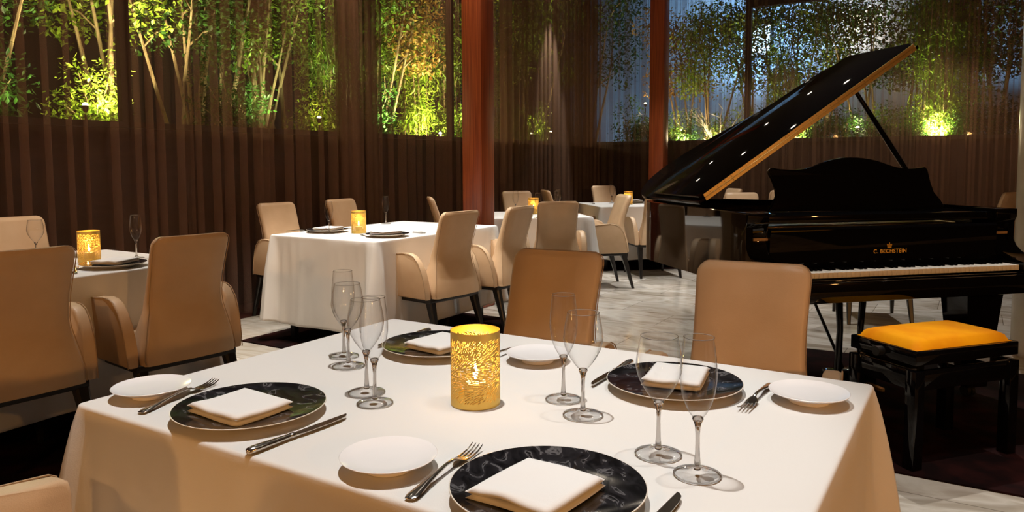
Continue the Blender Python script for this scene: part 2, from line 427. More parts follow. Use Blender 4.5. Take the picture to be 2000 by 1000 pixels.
curtain('curtain', (-3.52, 7.25), (-3.52, 10.0), 0.012, 3.86, m_sheer_thick, 'dense brown curtain between the two wooden columns with a warm beam of light', 0.12, 0.05, 6)
curtain('curtain', (-3.50, 10.05), (-1.30, 10.05), 0.012, 3.86, m_sheer_light, 'sheer brown curtain on the back wall around the far wooden column', 0.14, 0.05, 7)
curtain('curtain', (-1.32, 10.05), (0.95, 10.05), 0.012, 3.86, m_sheer_light, 'sheer brown curtain on the back wall behind the raised piano lid', 0.13, 0.05, 8)
curtain('curtain', (0.92, 10.05), (1.75, 10.05), 0.012, 3.86, m_sheer, 'sheer brown curtain on the back wall with bright bamboo behind it', 0.13, 0.05, 9)
curtain('curtain', (1.72, 10.05), (4.6, 10.05), 0.012, 3.86, m_sheer, 'sheer dark brown curtain at the far right edge of the back wall', 0.13, 0.055, 10)

# columns
def wood_column(cx, cy, name, label):
    bm = bmesh.new(); bx(bm, cx - .098, cx + .098, cy - .098, cy + .098, 0.0, CEIL - 0.001, 0.006)
    tag(build(name, bm, m_column), label, 'column')
wood_column(-2.03, 4.48, 'wooden_column', 'square red-brown wooden column at the far end of the long table, nearer one')
wood_column(-2.03, 8.75, 'wooden_column', 'square red-brown wooden column beside the tail of the piano, farther one')
bm = bmesh.new(); lathe(bm, [(0.235, 0), (0.235, CEIL - 0.001)], 48, (2.045, 4.96), True, True)
tag(build('stone_column', bm, m_stonecol), 'pale round stone column at the right edge behind the piano', 'column')

# carpets
def rug(x0, x1, y0, y1, label, rz=0):
    o = box('carpet', -(x1 - x0) / 2, (x1 - x0) / 2, -(y1 - y0) / 2, (y1 - y0) / 2, 0.0, 0.009, m_rug, None, 0.002)
    o.location = ((x0 + x1) / 2, (y0 + y1) / 2, 0.0005); o.rotation_euler = (0, 0, rz); tag(o, label, 'carpet')
rug(-2.72, -0.95, 2.55, 4.13, 'dark wine carpet under the long white table')
rug(-3.25, -1.0, -0.3, 1.75, 'dark carpet under the left table by the curtain')
rug(0.15, 5.2, 2.42, 4.32, 'dark wine carpet under the piano and the orange bench')
rug(-2.95, -1.35, 7.0, 8.4, 'dark wine carpet under the farthest white table', R(42))

# ---------------------------------------------------------------- tables with cloths
def rrect(wx, wy, rad, ne, nc):
    """perimeter samples: (x, y, nx, ny, signed distance to nearest corner)"""
    P = []
    hx, hy = wx / 2, wy / 2
    cs = [(hx - rad, hy - rad, 0), (-hx + rad, hy - rad, 90), (-hx + rad, -hy + rad, 180), (hx - rad, -hy + rad, 270)]
    for k, (cx, cy_, a0) in enumerate(cs):
        for i in range(nc + 1):
            a = R(a0 + 90 * i / nc); P.append((cx + rad * math.cos(a), cy_ + rad * math.sin(a), math.cos(a), math.sin(a), abs(i - nc / 2) / (nc / 2) * 0.012))
        nx_, ny_, _ = cs[(k + 1) % 4]; a = R(a0 + 90)
        p0 = Vector((cx + rad * math.cos(a), cy_ + rad * math.sin(a))); p1 = Vector((nx_ + rad * math.cos(a), ny_ + rad * math.sin(a)))
        ln = (p1 - p0).length
        for i in range(1, ne):
            f = i / ne; f = 0.5 - 0.5 * math.cos(PI * f); q = p0.lerp(p1, f)
            P.append((q.x, q.y, math.cos(a), math.sin(a), 0.012 + min(f, 1 - f) * ln))
    return P
def tablecloth(wx, wy, drop, z, label, loc, rotz, seed=0, flare=0.085):
    rn = random.Random(seed); ph = [rn.uniform(0, 6.28) for _ in range(8)]
    P = rrect(wx, wy, 0.010, 60, 10)
    n = len(P); bm = bmesh.new(); rs = []
    for sc in (0.02, 0.5, 0.85, 0.96, 0.99): rs.append([(x * sc, y * sc, z) for x, y, *_ in P])
    er = 0.007
    for a in (0, 30, 60, 90): rs.append([(x + nx * er * math.sin(R(a)), y + ny * er * math.sin(R(a)), z - er * (1 - math.cos(R(a)))) for x, y, nx, ny, c in P])
    for t in [0.02, 0.06, 0.12, 0.2, 0.3, 0.4, 0.5, 0.6, 0.7, 0.8, 0.9, 0.97, 1.0]:
        ring = []
        for k, (x, y, nx, ny, c) in enumerate(P):
            s = k / n * 2 * PI
            o = er + 0.008 * t
            o += flare * (t ** 0.7) * math.exp(-(c / 0.055) ** 2)
            o -= 0.022 * t * math.exp(-((c - 0.17) / 0.07) ** 2)
            o += 0.012 * t * math.exp(-((c - 0.30) / 0.08) ** 2)
            o += 0.007 * t * (math.sin(5 * s + ph[0]) + 0.7 * math.sin(11 * s + ph[1] + 1.5 * t) + 0.5 * math.sin(19 * s + ph[2]))
            o += 0.002 * math.sin(9 * t + ph[3] + 4 * s)
            o += 0.006 * min(t * 4, 1) * math.exp(-((c - .10) / .25) ** 2) * math.sin(c * 75 + ph[5] + 2.2 * t)
            o += 0.0016 * math.sin(c * 23 - 9 * t + ph[6]) * math.sin(5 * t + c * 9 + ph[7])
            o = max(o, er)
            zz = z - er - drop * t - 0.02 * t * math.exp(-(c / 0.08) ** 2) * -1 + 0.004 * t * math.sin(7 * s + ph[4])
            ring.append((x + nx * o, y + ny * o, zz))
        rs.append(ring)
    rings(bm, rs, True, True, False)
    o = build('tablecloth', bm, m_linen, None, True, 75, loc, rotz)
    mod = o.modifiers.new('thick', 'SOLIDIFY'); mod.thickness = 0.0012; mod.offset = -1
    tag(o, label, 'tablecloth'); return o
def table(wx, wy, label, loc, rotz):
    t = empty('dining_table', loc, rotz); tag(t, label, 'table')
    box('tabletop', -wx / 2 + .004, wx / 2 - .004, -wy / 2 + .004, wy / 2 - .004, 0.69, 0.7275, m_blackwood, t, 0.002)
    for sx in (-1, 1):
        for sy in (-1, 1):
            x, y = sx * (wx / 2 - .09), sy * (wy / 2 - .11); bm = bmesh.new(); bx(bm, x - .02, x + .02, y - .02, y + .02, 0.0, 0.69, 0.002); build('leg', bm, m_satin, t)
    return t
TABLES = [
    (1.40, 1.00, (0.70, 0.50), 0, 0.60, 'foreground table', 'large dining table with black legs hidden under the foreground tablecloth', 'cream tablecloth on the large foreground table with the gold candle holder', 3),
    (0.95, 1.41, (-2.08, 3.40), 0, 0.60, '', 'long dining table with square black legs in front of the near wooden column', 'cream tablecloth hanging to the floor on the long table before the near wooden column', 11),
    (0.92, 1.40, (-2.21, 0.90), 0, 0.58, '', 'dining table at the far left under a white cloth', 'white tablecloth on the table at the far left by the curtain', 5),
    (0.95, 0.95, (-2.08, 5.47), R(42), 0.60, '', 'turned square table behind the near wooden column', 'white tablecloth on the turned table just behind the near wooden column', 6),
    (0.95, 0.95, (-1.97, 7.57), R(42), 0.60, '', 'turned square table farthest away, left of the piano tail', 'white tablecloth on the farthest table, left of the piano tail', 7),
]
for wx, wy, c, rz, drop, _, tl, cl, sd in TABLES:
    table(wx, wy, tl, (c[0], c[1], 0.01 if c[0] < 0 and rz == 0 else 0), rz)
    tablecloth(wx, wy, drop, 0.7385 if False else 0.73 + (0.01 if c[0] < 0 and rz == 0 else 0), cl, (c[0], c[1], 0), rz, sd)

# ---------------------------------------------------------------- armchair
def make_chair():
    t = empty('armchair'); tag(t, 'x', 'chair')
    def lerp(tab, z):
        for (z0, v0), (z1, v1) in zip(tab[:-1], tab[1:]):
            if z <= z1: return v0 + (v1 - v0) * (z - z0) / (z1 - z0)
        return tab[-1][1]
    HW = [(0.355, .214), (0.42, .207), (0.50, .190), (0.58, .172), (0.64, .168), (0.72, .168), (0.86, .174), (0.92, .176)]
    YR = [(0.355, -.290), (0.45, -.281), (0.55, -.262), (0.62, -.254), (0.70, -.268), (0.80, -.298), (0.92, -.338)]
    TH = [(0.355, .17), (0.45, .14), (0.58, .080), (0.64, .062), (0.72, .054), (0.90, .046), (0.92, .046)]
    ztop = 0.91; rc = 0.042
    zs = [0.355, 0.362, 0.38, 0.42, 0.46, 0.50, 0.54, 0.58, 0.62, 0.66, 0.72, 0.78, 0.83, ztop - rc, ztop - rc * .62, ztop - rc * .32, ztop - rc * .12, ztop - 0.001]
    rs = []; edge = []
    for z in zs:
        hw = lerp(HW, z); yr = lerp(YR, z); th = lerp(TH, z)
        if z > ztop - rc: hw -= rc - math.sqrt(max(rc * rc - (z - ztop + rc) ** 2, 0))
        if z < 0.37: hw -= 0.006; 
        k = 0.014 if z < ztop - 0.012 else 0.006
        if z > ztop - .008: yr += 0.008; th -= 0.016
        sag = 0.010
        pts = []
        # rear side (slightly bowed) left to right then front side
        rear = [(-hw + k, yr), (-hw * .5, yr - sag * .7), (0, yr - sag), (hw * .5, yr - sag * .7), (hw - k, yr), (hw, yr + k)]
        front = [(hw, yr + th - k), (hw - k, yr + th), (hw * .5, yr + th - .004), (0, yr + th - .006), (-hw * .5, yr + th - .004), (-hw + k, yr + th), (-hw, yr + th - k), (-hw, yr + k)]
        rs.append([(x, y, z) for x, y in rear + front]); edge.append((hw, yr))
    bm = bmesh.new(); rings(bm, rs); build('backrest', bm, m_leather, t, angle=70)
    bm = bmesh.new()
    pts = [(-h, y + .004, z) for (h, y), z in zip(edge, zs)][1:] + [(h, y + .004, z) for (h, y), z in list(zip(edge, zs))[::-1]][:-1]
    tube(bm, pts, 0.0019, 5); build('piping', bm, m_piping, t)
    # arms
    prof = [(.218, .352), (.222, .40), (.228, .585), (.223, .603), (.208, .612), (.08, .628), (-.06, .641), (-.11, .641), (-.15, .626), (-.19, .586), (-.215, .53), (-.232, .47), (-.245, .40), (-.25, .352)]
    for s in (-1, 1):
        def fn(a, b_, d, s=s):
            fl = 0.016 * (b_ - .35) / .28
            return (s * (d + fl * (0.6 + 0.4 * (a + .25) / .45)), a, b_)
        bm = bmesh.new(); prism(bm, prof, fn, .218, .266, 0.011, 3); a_ = build('armrest', bm, m_leather, t, angle=50)
        bm = bmesh.new(); tube(bm, [fn(a * 1.0, b_, .2665) for a, b_ in prof[2:]], 0.0022, 5); build('arm_piping', bm, m_piping, a_)
    bm = bmesh.new(); bx(bm, -.216, .216, -.19, .248, .345, .455, .03, 4)
    for v in bm.verts:
        if v.co.z > .42: v.co.z += .012 * (1 - (v.co.x / .22) ** 2)
    build('seat', bm, m_leather, t, angle=70)
    bm = bmesh.new(); bx(bm, -.232, .232, -.255, .205, .325, .354, .004); build('seat_frame', bm, m_blackwood, t)
    for s in (-1, 1):
        bm = bmesh.new(); taper(bm, (s * .212, .18, .33), (s * .222, .20, 0.0), .05, .022); build('leg', bm, m_blackwood, t)
        bm = bmesh.new(); taper(bm, (s * .205, -.23, .33), (s * .222, -.325, 0.0), .055, .024); build('leg', bm, m_blackwood, t)
    return t
CH = Proto(make_chair())
CZ = 0.0105
CHAIRS = [
    (1.015, 1.29, R(185), 0, 'beige leather armchair across the foreground table, right one, in front of the piano'),
    (0.312, 1.275, R(184), 0, 'beige leather armchair across the foreground table, left one, behind the gold candle holder'),
    (0.318, -0.280, R(2), 0, 'beige leather armchair at the bottom left corner, only its armrest showing'),
    (-1.655, 1.264, R(83), CZ, 'beige leather armchair with its back to us at the left table, nearer the curtain'),
    (-1.695, 0.585, R(86), CZ, 'beige leather armchair cut off by the left edge, back to us'),
    (-2.95, 1.38, R(-90), CZ, 'beige leather armchair on the curtain side of the left table'),
    (-3.012, 3.372, R(-96), 0, 'pale armchair facing us on the curtain side of the long table, leftmost'),
    (-2.992, 4.124, R(-90), 0, 'pale armchair facing us on the curtain side of the long table, behind a champagne glass'),
    (-1.560, 3.167, R(83), CZ, 'beige armchair, back to us, at the long table, left of the pair'),
    (-1.495, 3.779, R(90), CZ, 'beige armchair, back to us, at the long table, right of the pair'),
    (-1.57, 4.91, R(42), 0, 'darker tan armchair back rising behind the foreground chairs, at the turned table'),
    (-2.63, 6.28, R(-130), 0, 'pale armchair facing us behind the turned table and its candle'),
    (-1.63, 5.94, R(133), 0, 'pale armchair in profile standing on open marble beside the turned table'),
    (-2.59, 5.03, R(-48), 0, 'beige armchair seen from its side just left of the near wooden column'),
    (-2.60, 8.54, R(-132), 0, 'pale armchair facing us behind the farthest table'),
    (-2.49, 7.09, R(-48), 0, 'small dark brown armchair back left of the farthest table'),
    (-1.45, 6.99, R(42), 0, 'beige armchair partly hidden by the piano tail, at the farthest table'),
    (-1.15, 8.20, R(132), 0, 'armchair at the right of the farthest table, behind the piano tail'),
    (-0.36, 6.95, R(-148), 0, 'white-lit armchair top seen under the piano lid, left of two'),
    (-0.47, 8.36, R(40), 0, 'tan armchair top seen under the piano lid, beside the music desk'),
    (0.90, 5.67, R(20), 0, 'armchair behind the piano, only its thin black legs showing under the keyboard'),
    (1.66, 8.74, R(60), 0, 'beige armchair at the far right behind the pale stone column'),
]
for x, y, rz, z, lab in CHAIRS: CH.put((x, y, z), rz, lab, 'beige leather armchairs around the tables')

# ---------------------------------------------------------------- tableware
def make_glass(name, prof_out, foot_r, stem_top, label):
    t = empty(name); tag(t, 'x', 'glass')
    # foot: flat thin dome; stem solid; bowl thin
    bm = bmesh.new(); lathe(bm, [(0.0052, 0.0150), (0.0068, 0.0105), (0.010, .0078), (0.018, 0.0050), (foot_r - .006, 0.0030), (foot_r - .001, .0024)], 48)
    build('foot', bm, m_glass, t, angle=80)
    bm = bmesh.new()
    tube(bm, [((foot_r - .0012) * math.cos(2 * PI * i / 48), (foot_r - .0012) * math.sin(2 * PI * i / 48), 0.0016) for i in range(49)], 0.0013, 6); build('foot_edge', bm, m_crystal, t, angle=80)
    bm = bmesh.new()
    lathe(bm, [(0.0005, .0085), (0.0056, .0095), (0.0058, 0.0125), (0.0050, 0.019), (0.0040, 0.032), (0.0034, 0.05), (0.0034, stem_top * .75), (0.0042, stem_top - .010), (0.0058, stem_top - .003), (0.0090, stem_top + .0040), (.0080, stem_top + .0070), (0.0006, stem_top + .0068)], 32, cap0=True, cap1=True)
    build('stem', bm, m_crystal, t, angle=80)
    bm = bmesh.new(); lathe(bm, prof_out, 64); build('bowl', bm, m_glass, t, angle=80)
    bm = bmesh.new(); r0, z0 = prof_out[-1]
    tube(bm, [(r0 * math.cos(2 * PI * i / 48), r0 * math.sin(2 * PI * i / 48), z0) for i in range(49)], 0.0007, 5); build('rim', bm, m_crystal, t, angle=80)
    return t
def smooth_prof(pts, n=26):
    out = []
    for i in range(len(pts) - 1):
        p0 = pts[max(i - 1, 0)]; p1 = pts[i]; p2 = pts[i + 1]; p3 = pts[min(i + 2, len(pts) - 1)]
        for k in range(5):
            t = k / 5
            out.append(tuple(0.5 * ((2 * p1[j]) + (-p0[j] + p2[j]) * t + (2 * p0[j] - 5 * p1[j] + 4 * p2[j] - p3[j]) * t * t + (-p0[j] + 3 * p1[j] - 3 * p2[j] + p3[j]) * t ** 3) for j in (0, 1)))
    out.append(pts[-1]); return out
FL = Proto(make_glass('champagne_flute', smooth_prof([(0.003, .088), (.010, .0965), (.018, .110), (.0248, .128), (.0284, .150), (.0290, .165), (.0275, .190), (.0238, .224)]), 0.038, 0.088, ''))
WG = Proto(make_glass('wine_glass', smooth_prof([(0.003, .089), (.014, .1000), (.0248, .1150), (.0345, .134), (.0388, .150), (.0391, .160), (.0362, .182), (.0312, .206)]), 0.040, 0.087, ''))
TZ = 0.7312
T2Z = TZ + 0.01
for x, y, lab in [(1.221, .314, 'champagne flute nearest to us, foot beside the black plate at the bottom'), (.534, .319, 'champagne flute in front of the left glass cluster'),
                  (.858, .545, 'champagne flute in front of the left tan chair, right of the gold candle holder'), (.206, .566, 'rearmost champagne flute of the left glass cluster')]:
    FL.put((x, y, TZ), 0, lab, 'champagne flutes')
for x, y, z, lab in [(-2.234, 2.928, T2Z, 'champagne flute on the long table, left of its candle'), (-2.464, 3.784, T2Z, 'champagne flute on the long table, right of its candle'),
                  (-2.134, 1.453, T2Z, 'champagne flute on the left table near the curtain'), (-2.282, 5.50, TZ, 'champagne flute on the turned table before the pale chair'),
                  (-1.80, 5.10, TZ, 'champagne flute on the turned table, mostly hidden by a chair back'), (-1.888, 5.633, TZ, 'champagne flute rising above the darker tan chair back'),
                  (-2.219, 7.673, TZ, 'champagne flute on the farthest table'), (-2.02, 5.90, TZ, 'small champagne flute behind the darker tan chair back')]:
    FL.put((x, y, z), 0, lab, 'champagne flutes')
for x, y, z, lab in [(1.137, .363, TZ, 'wine glass beside the nearest champagne flute, in front of the right black plate'), (.938, .476, TZ, 'wine glass in front of the left tan chair'),
                  (.283, .502, TZ, 'wine glass second from the back of the left glass cluster'), (.469, .365, TZ, 'wine glass just behind the front flute of the left glass cluster'),
                  (-2.50, 1.14, T2Z, 'wine glass on the left table at the picture edge')]:
    WG.put((x, y, z), 0, lab, 'wine glasses')

# plates
bp = empty('bread_plate'); tag(bp, 'x', 'plate')
bm = bmesh.new(); lathe(bm, [(0.0005, .0165), (.045, .0168), (.066, .0195), (.0792, .0238), (.0803, .0230), (.079, .0212), (.062, .0140), (.042, .008), (.040, 0.0), (.037, 0.0), (.036, .006), (.0005, .006)], 72)
build('dish', bm, m_porcelain, bp, angle=50)
BP = Proto(bp)
for x, y, lab in [(.778, .081, 'white bread plate at the bottom centre of the foreground table'), (1.303, .799, 'white bread plate at the right corner of the foreground table'),
                  (.082, .111, 'white bread plate at the left corner of the foreground table'), (.658, .786, 'white bread plate behind the gold candle holder')]:
    BP.put((x, y, TZ), 0, lab, 'white bread plates')
BP.put((-2.50, 1.30, T2Z), 0, 'white bread plate behind the candle on the left table', 'white bread plates')
cp = empty('charger_plate'); tag(cp, 'x', 'plate')
bm = bmesh.new(); lathe(bm, [(0.0005, .0150), (.08, .0153), (.12, .0175), (.1462, .0215)], 96); build('marbled_face', bm, m_charger, cp, angle=60)
bm = bmesh.new(); lathe(bm, [(.1462, .0215), (.1478, .0212), (.1480, .0202), (.138, .0165), (.100, .0090), (.090, 0.0), (.085, 0.0), (.084, .006), (.0005, .006)], 96); build('underside', bm, m_platerim, cp, angle=60)
CP = Proto(cp)
for x, y, z, a, lab in [(.366, .140, TZ, 0, 'black marbled charger plate at the left of the foreground table'), (1.054, .122, TZ, 130, 'black marbled charger plate at the bottom of the foreground table'),
                  (1.032, .738, TZ, 70, 'black marbled charger plate behind the right pair of glasses'), (.376, .742, TZ, 220, 'black marbled charger plate behind the gold candle holder'),
                  (-2.353, 3.031, T2Z, 20, 'dark charger plate on the long table, curtain side'), (-1.765, 3.0, T2Z, 160, 'dark charger plate on the long table, our side'),
                  (-1.915, 1.20, T2Z, 300, 'dark charger plate on the left table'), (-1.99, 7.86, TZ, 10, 'dark charger plate on the farthest table')]:
    CP.put((x, y, z), R(a), lab, 'black marbled charger plates')

# napkin: a folded stack of cloth
def napkin(cx, cy, z, wx, wy, rz, seed, label):
    rn = random.Random(seed); ph = [rn.uniform(0, 6) for _ in range(9)]
    bm = bmesh.new(); nx, ny = 18, 18
    layers = [(0.0, .0100, 1.0), (.0085, .0200, 1.0)]
    for li, (z0, z1, sc) in enumerate(layers):
        dx, dy = rn.uniform(-.0008, .0008), rn.uniform(-.0008, .0008)
        def P(u, v, top, li=2 * li):
            x = (u - .5) * wx * sc; y = (v - .5) * wy * sc
            x += 0.004 * math.sin(3 * v + ph[0]) ; y += 0.003 * math.sin(3.2 * u + ph[3]) + 0.10 * x * 0.35
            e = min(u, 1 - u, v, 1 - v); rd = math.sqrt(max(0, 1 - (1 - min(e / .06, 1)) ** 2)) * (1 if li < 2 or min(u, 1 - u) + min(v, 1 - v) > .1 else .8)
            zm = (z0 + z1) / 2; hh = (z1 - z0) / 2 * rd
            wv = 0.0012 * (math.sin(7 * u + ph[6]) * math.sin(5 * v + ph[7])) * (0.4 + li * .5) + 0.0008 * li * math.sin(11 * u + ph[8]) * (1 - min(v / .25, 1)) + 0.0012 * li * (1 - v) * (0.5 + .5 * math.sin(4 * u + ph[2]))
            return (x + dx, y + dy, zm + (hh if top else -hh) + max(wv, -0.0005) + .0005)
        T = [[bm.verts.new(P(i / nx, j / ny, True)) for j in range(ny + 1)] for i in range(nx + 1)]
        B = [[T[i][j] if i in (0, nx) or j in (0, ny) else bm.verts.new(P(i / nx, j / ny, False)) for j in range(ny + 1)] for i in range(nx + 1)]
        for i in range(nx):
            for j in range(ny):
                bm.faces.new((T[i][j], T[i + 1][j], T[i + 1][j + 1], T[i][j + 1])); bm.faces.new((B[i][j], B[i][j + 1], B[i + 1][j + 1], B[i + 1][j]))
    o = build('folded_napkin', bm, m_napkin, None, True, 120, (cx, cy, z), rz)
    tag(o, label, 'napkin', 'folded white napkins')
NZ = TZ + .0156
napkin(.376, .108, NZ, .155, .135, R(-3), 1, 'folded white napkin on the left black plate of the foreground table')
napkin(1.054, .088, NZ, .140, .150, R(-4), 2, 'folded white napkin on the black plate at the bottom')
napkin(1.034, .748, NZ, .125, .150, R(6), 3, 'folded white napkin seen through the right pair of glasses')
napkin(.40, .725, NZ, .130, .150, R(-8), 4, 'folded white napkin on the black plate beside the gold candle holder')
napkin(-2.345, 3.03, NZ + .01, .14, .17, R(10), 5, 'folded white napkin on the long table, curtain side')
napkin(-1.790, 3.015, NZ + .01, .14, .17, R(0), 6, 'folded white napkin on the long table, our side')
napkin(-1.915, 1.21, NZ + .01, .14, .17, R(20), 7, 'folded white napkin on the left table')
napkin(-2.00, 7.90, NZ, .14, .17, R(42), 8, 'folded white napkin on the farthest table')

# cutlery
def sweep_flat(bm, sec):
    """sec: list of (y, halfwidth, zmid, halfthick) -> a rounded flat bar"""
    rs = []
    for y, hw, z, ht in sec:
        rs.append([(hw * math.cos(a), y, z + ht * math.sin(a)) for a in [2 * PI * k / 12 for k in range(12)]])
    rings(bm, rs)
fk = empty('dinner_fork'); tag(fk, 'x', 'fork')
bm = bmesh.new(); sweep_flat(bm, [(-.112, .003, .0030, .001), (-.110, .0085, .0032, .0018), (-.100, .0108, .0040, .0026), (-.085, .0098, .0052, .0030), (-.06, .0068, .0080, .0030), (-.03, .0042, .0112, .0028), (.0, .0033, .0135, .0026), (.02, .0034, .0130, .0025), (.032, .0048, .0108, .0020)])
build('handle', bm, m_silver, fk, angle=80)
bm = bmesh.new(); sweep_flat(bm, [(.030, .0044, .0112, .0019), (.037, .0090, .0088, .0014), (.045, .0118, .0062, .0012), (.055, .0124, .0042, .0011), (.062, .0124, .0034, .0010)])
build('fork_head', bm, m_silver, fk, angle=80)
for k in range(4):
    x = -.0103 + k * .00687; bm = bmesh.new()
    tube(bm, [(x, .058, .0036), (x * 1.0, .075, .0030), (x * .99, .092, .0044), (x * .97, .105, .0078), (x * .96, .112, .0104)], [.0019, .0017, .0015, .0012, .0006], 6); build('tine', bm, m_silver, fk)
FK = Proto(fk)
kn = empty('dinner_knife'); tag(kn, 'x', 'knife')
bm = bmesh.new(); sweep_flat(bm, [(-.115, .003, .006, .003), (-.112, .0080, .0065, .0055), (-.100, .0098, .0068, .0062), (-.07, .0088, .0066, .0056), (-.035, .0070, .0062, .0046), (-.022, .0060, .0060, .0044)])
build('handle', bm, m_silver, kn, angle=80)
bm = bmesh.new(); sweep_flat(bm, [(-.024, .0066, .006, .0050), (-.021, .0076, .006, .0056), (-.018, .0060, .006, .0044), (-.015, .0074, .006, .0054), (-.012, .0052, .006, .0036)])
build('collar', bm, m_silver, kn, angle=80)
bm = bmesh.new()
ol = [(-.006, -.014), (.0055, -.014), (.0068, -.006), (.0085, .0), (.0095, .02), (.0098, .06), (.0082, .09), (.004, .108), (-.002, .116), (-.0058, .117), (-.0060, .09), (-.0060, .0)]
prism(bm, ol, lambda a, b_, d: (a, b_, .006 + d * (1.25 - abs(a + .006) / .022)), -.0013, .0013)
build('blade', bm, m_silver, kn, angle=30)
KN = Proto(kn)
for x, y, z, a, lab in [(.150, .133, TZ, 14, 'fork left of the left black plate'), (.872, .112, TZ, 7, 'fork between the bottom bread plate and the bottom black plate'),
                  (1.207, .768, TZ, 178, 'fork right of the black plate behind the glasses'), (.553, .780, TZ, 180, 'fork mostly hidden behind the gold candle holder'),
                  (-1.855, 2.93, T2Z, 80, 'fork in front of the candle on the long table'), (-2.54, 2.95, T2Z, -70, 'fork at the near left of the long table'),
                  (-1.93, 1.03, T2Z, 60, 'fork in front of the candle on the left table')]:
    FK.put((x, y, z), R(a), lab, 'steel dinner forks')
for x, y, z, a, lab in [(.542, .108, TZ, -3, 'knife right of the left black plate'), (1.222, .105, TZ, -2, 'knife at the bottom right of the nearest black plate'),
                  (.870, .770, TZ, 180, 'knife left of the black plate behind the glasses'), (.218, .795, TZ, 180, 'knife behind the far black plate'),
                  (-1.775, 3.26, T2Z, 100, 'knife at the right of our-side plate on the long table'), (-2.45, 3.27, T2Z, -80, 'knife behind the curtain-side plate on the long table'),
                  (-1.90, 1.43, T2Z, 90, 'knife at the right of the left table plate'), (-2.38, 7.45, TZ, 40, 'dark knife on the farthest table')]:
    KN.put((x, y, z), R(a), lab, 'steel dinner knives')

# ---------------------------------------------------------------- candle holder with cut-out slots
def make_candle():
    t = empty('candle_holder'); tag(t, 'x', 'candle holder')
    rn = random.Random(5); Rr = .0515; H = .155; W = 2 * PI * Rr; nu, nv = 340, 162
    du, dv = W / nu, H / nv
    hole = [[False] * nv for _ in range(nu)]; keep = [[False] * nv for _ in range(nu)]
    def ang(u, v): return 0.55 + 0.40 * math.sin(u * 38 + 1.2 * math.sin(v * 40)) + 0.35 * math.sin(v * 55 + 1.0)
    tries = 0
    while tries < 14000:
        tries += 1
        u = rn.uniform(0, W); v = rn.uniform(.012, H - .016); a = ang(u, v); ln = rn.uniform(.004, .014); cells = []
        ok = True
        k = 0.0
        while k < ln:
            uu, vv = u + math.cos(a) * k, v + math.sin(a) * k
            i, j = int(uu / du) % nu, int(vv / dv)
            if not (9 <= j < nv - 15): ok = False; break
            for di in (0,):
                for dj in (0, 1):
                    c = ((i + di) % nu, j + dj)
                    if keep[c[0]][c[1]]: ok = False; break
                    cells.append(c)
            if not ok: break
            k += min(du, dv) * .8
        if not ok or len(cells) < 4: continue
        for c in cells: hole[c[0]][c[1]] = True
        for c in cells:
            for di in (-1, 0, 1):
                for dj in (-1, 0, 1):
                    cc = ((c[0] + di) % nu, min(max(c[1] + dj, 0), nv - 1))
                    if not hole[cc[0]][cc[1]]: keep[cc[0]][cc[1]] = True
                    else: keep[cc[0]][cc[1]] = True
    V = []; F = []
    for i in range(nu):
        for j in range(nv + 1):
            a = 2 * PI * i / nu; V.append((Rr * math.cos(a), Rr * math.sin(a), j * dv + .0006))
    for i in range(nu):
        for j in range(nv):
            if not hole[i][j]:
                i2 = (i + 1) % nu; F.append((i * (nv + 1) + j, i2 * (nv + 1) + j, i2 * (nv + 1) + j + 1, i * (nv + 1) + j + 1))
    o = pydata('perforated_sleeve', V, F, m_gold, t, angle=60)
    mod = o.modifiers.new('thick', 'SOLIDIFY'); mod.thickness = 0.0007; mod.offset = -1
    bm = bmesh.new(); lathe(bm, [(0.0005, .0012), (.0500, .0012)], 48); build('base_disc', bm, m_gold, t)
    bm = bmesh.new(); lathe(bm, [(0.0005, .003), (.024, .003), (.0245, .06), (.0245, .066)], 32); build('votive_glass', bm, m_glass, t, angle=60)
    bm = bmesh.new(); lathe(bm, [(0.0005, .0035), (.0225, .0035), (.0225, .045), (.0005, .044)], 32); build('wax_candle', bm, m_wax, t, angle=50)
    bm = bmesh.new(); lathe(bm, [(0.0003, .050), (.004, .056), (.0052, .064), (.0035, .075), (.0005, .088)], 12); build('flame', bm, m_flame, t)
    return t
CD = Proto(make_candle())
for x, y, z, a, lab, e in [(.712, .430, TZ, 0, 'large gold perforated candle holder glowing at the centre of the foreground table', 1.1), (-2.105, 3.087, T2Z, 70, 'gold candle holder on the long table', 1.0),
                        (-2.207, 1.248, T2Z, 140, 'gold candle holder on the table at the far left', 1.3), (-2.09, 5.52, TZ, 200, 'gold candle holder on the turned table behind a chair back', 1.3),
                        (-1.93, 7.50, TZ, 280, 'gold candle holder on the farthest table beside the piano tail', 1.2)]:
    CD.put((x, y, z), R(a), lab, 'gold perforated candle holders')
    lamp('candle_light', 'POINT', (x, y, z + .105), e * .6, (1.0, 0.55, 0.18), 0.012)

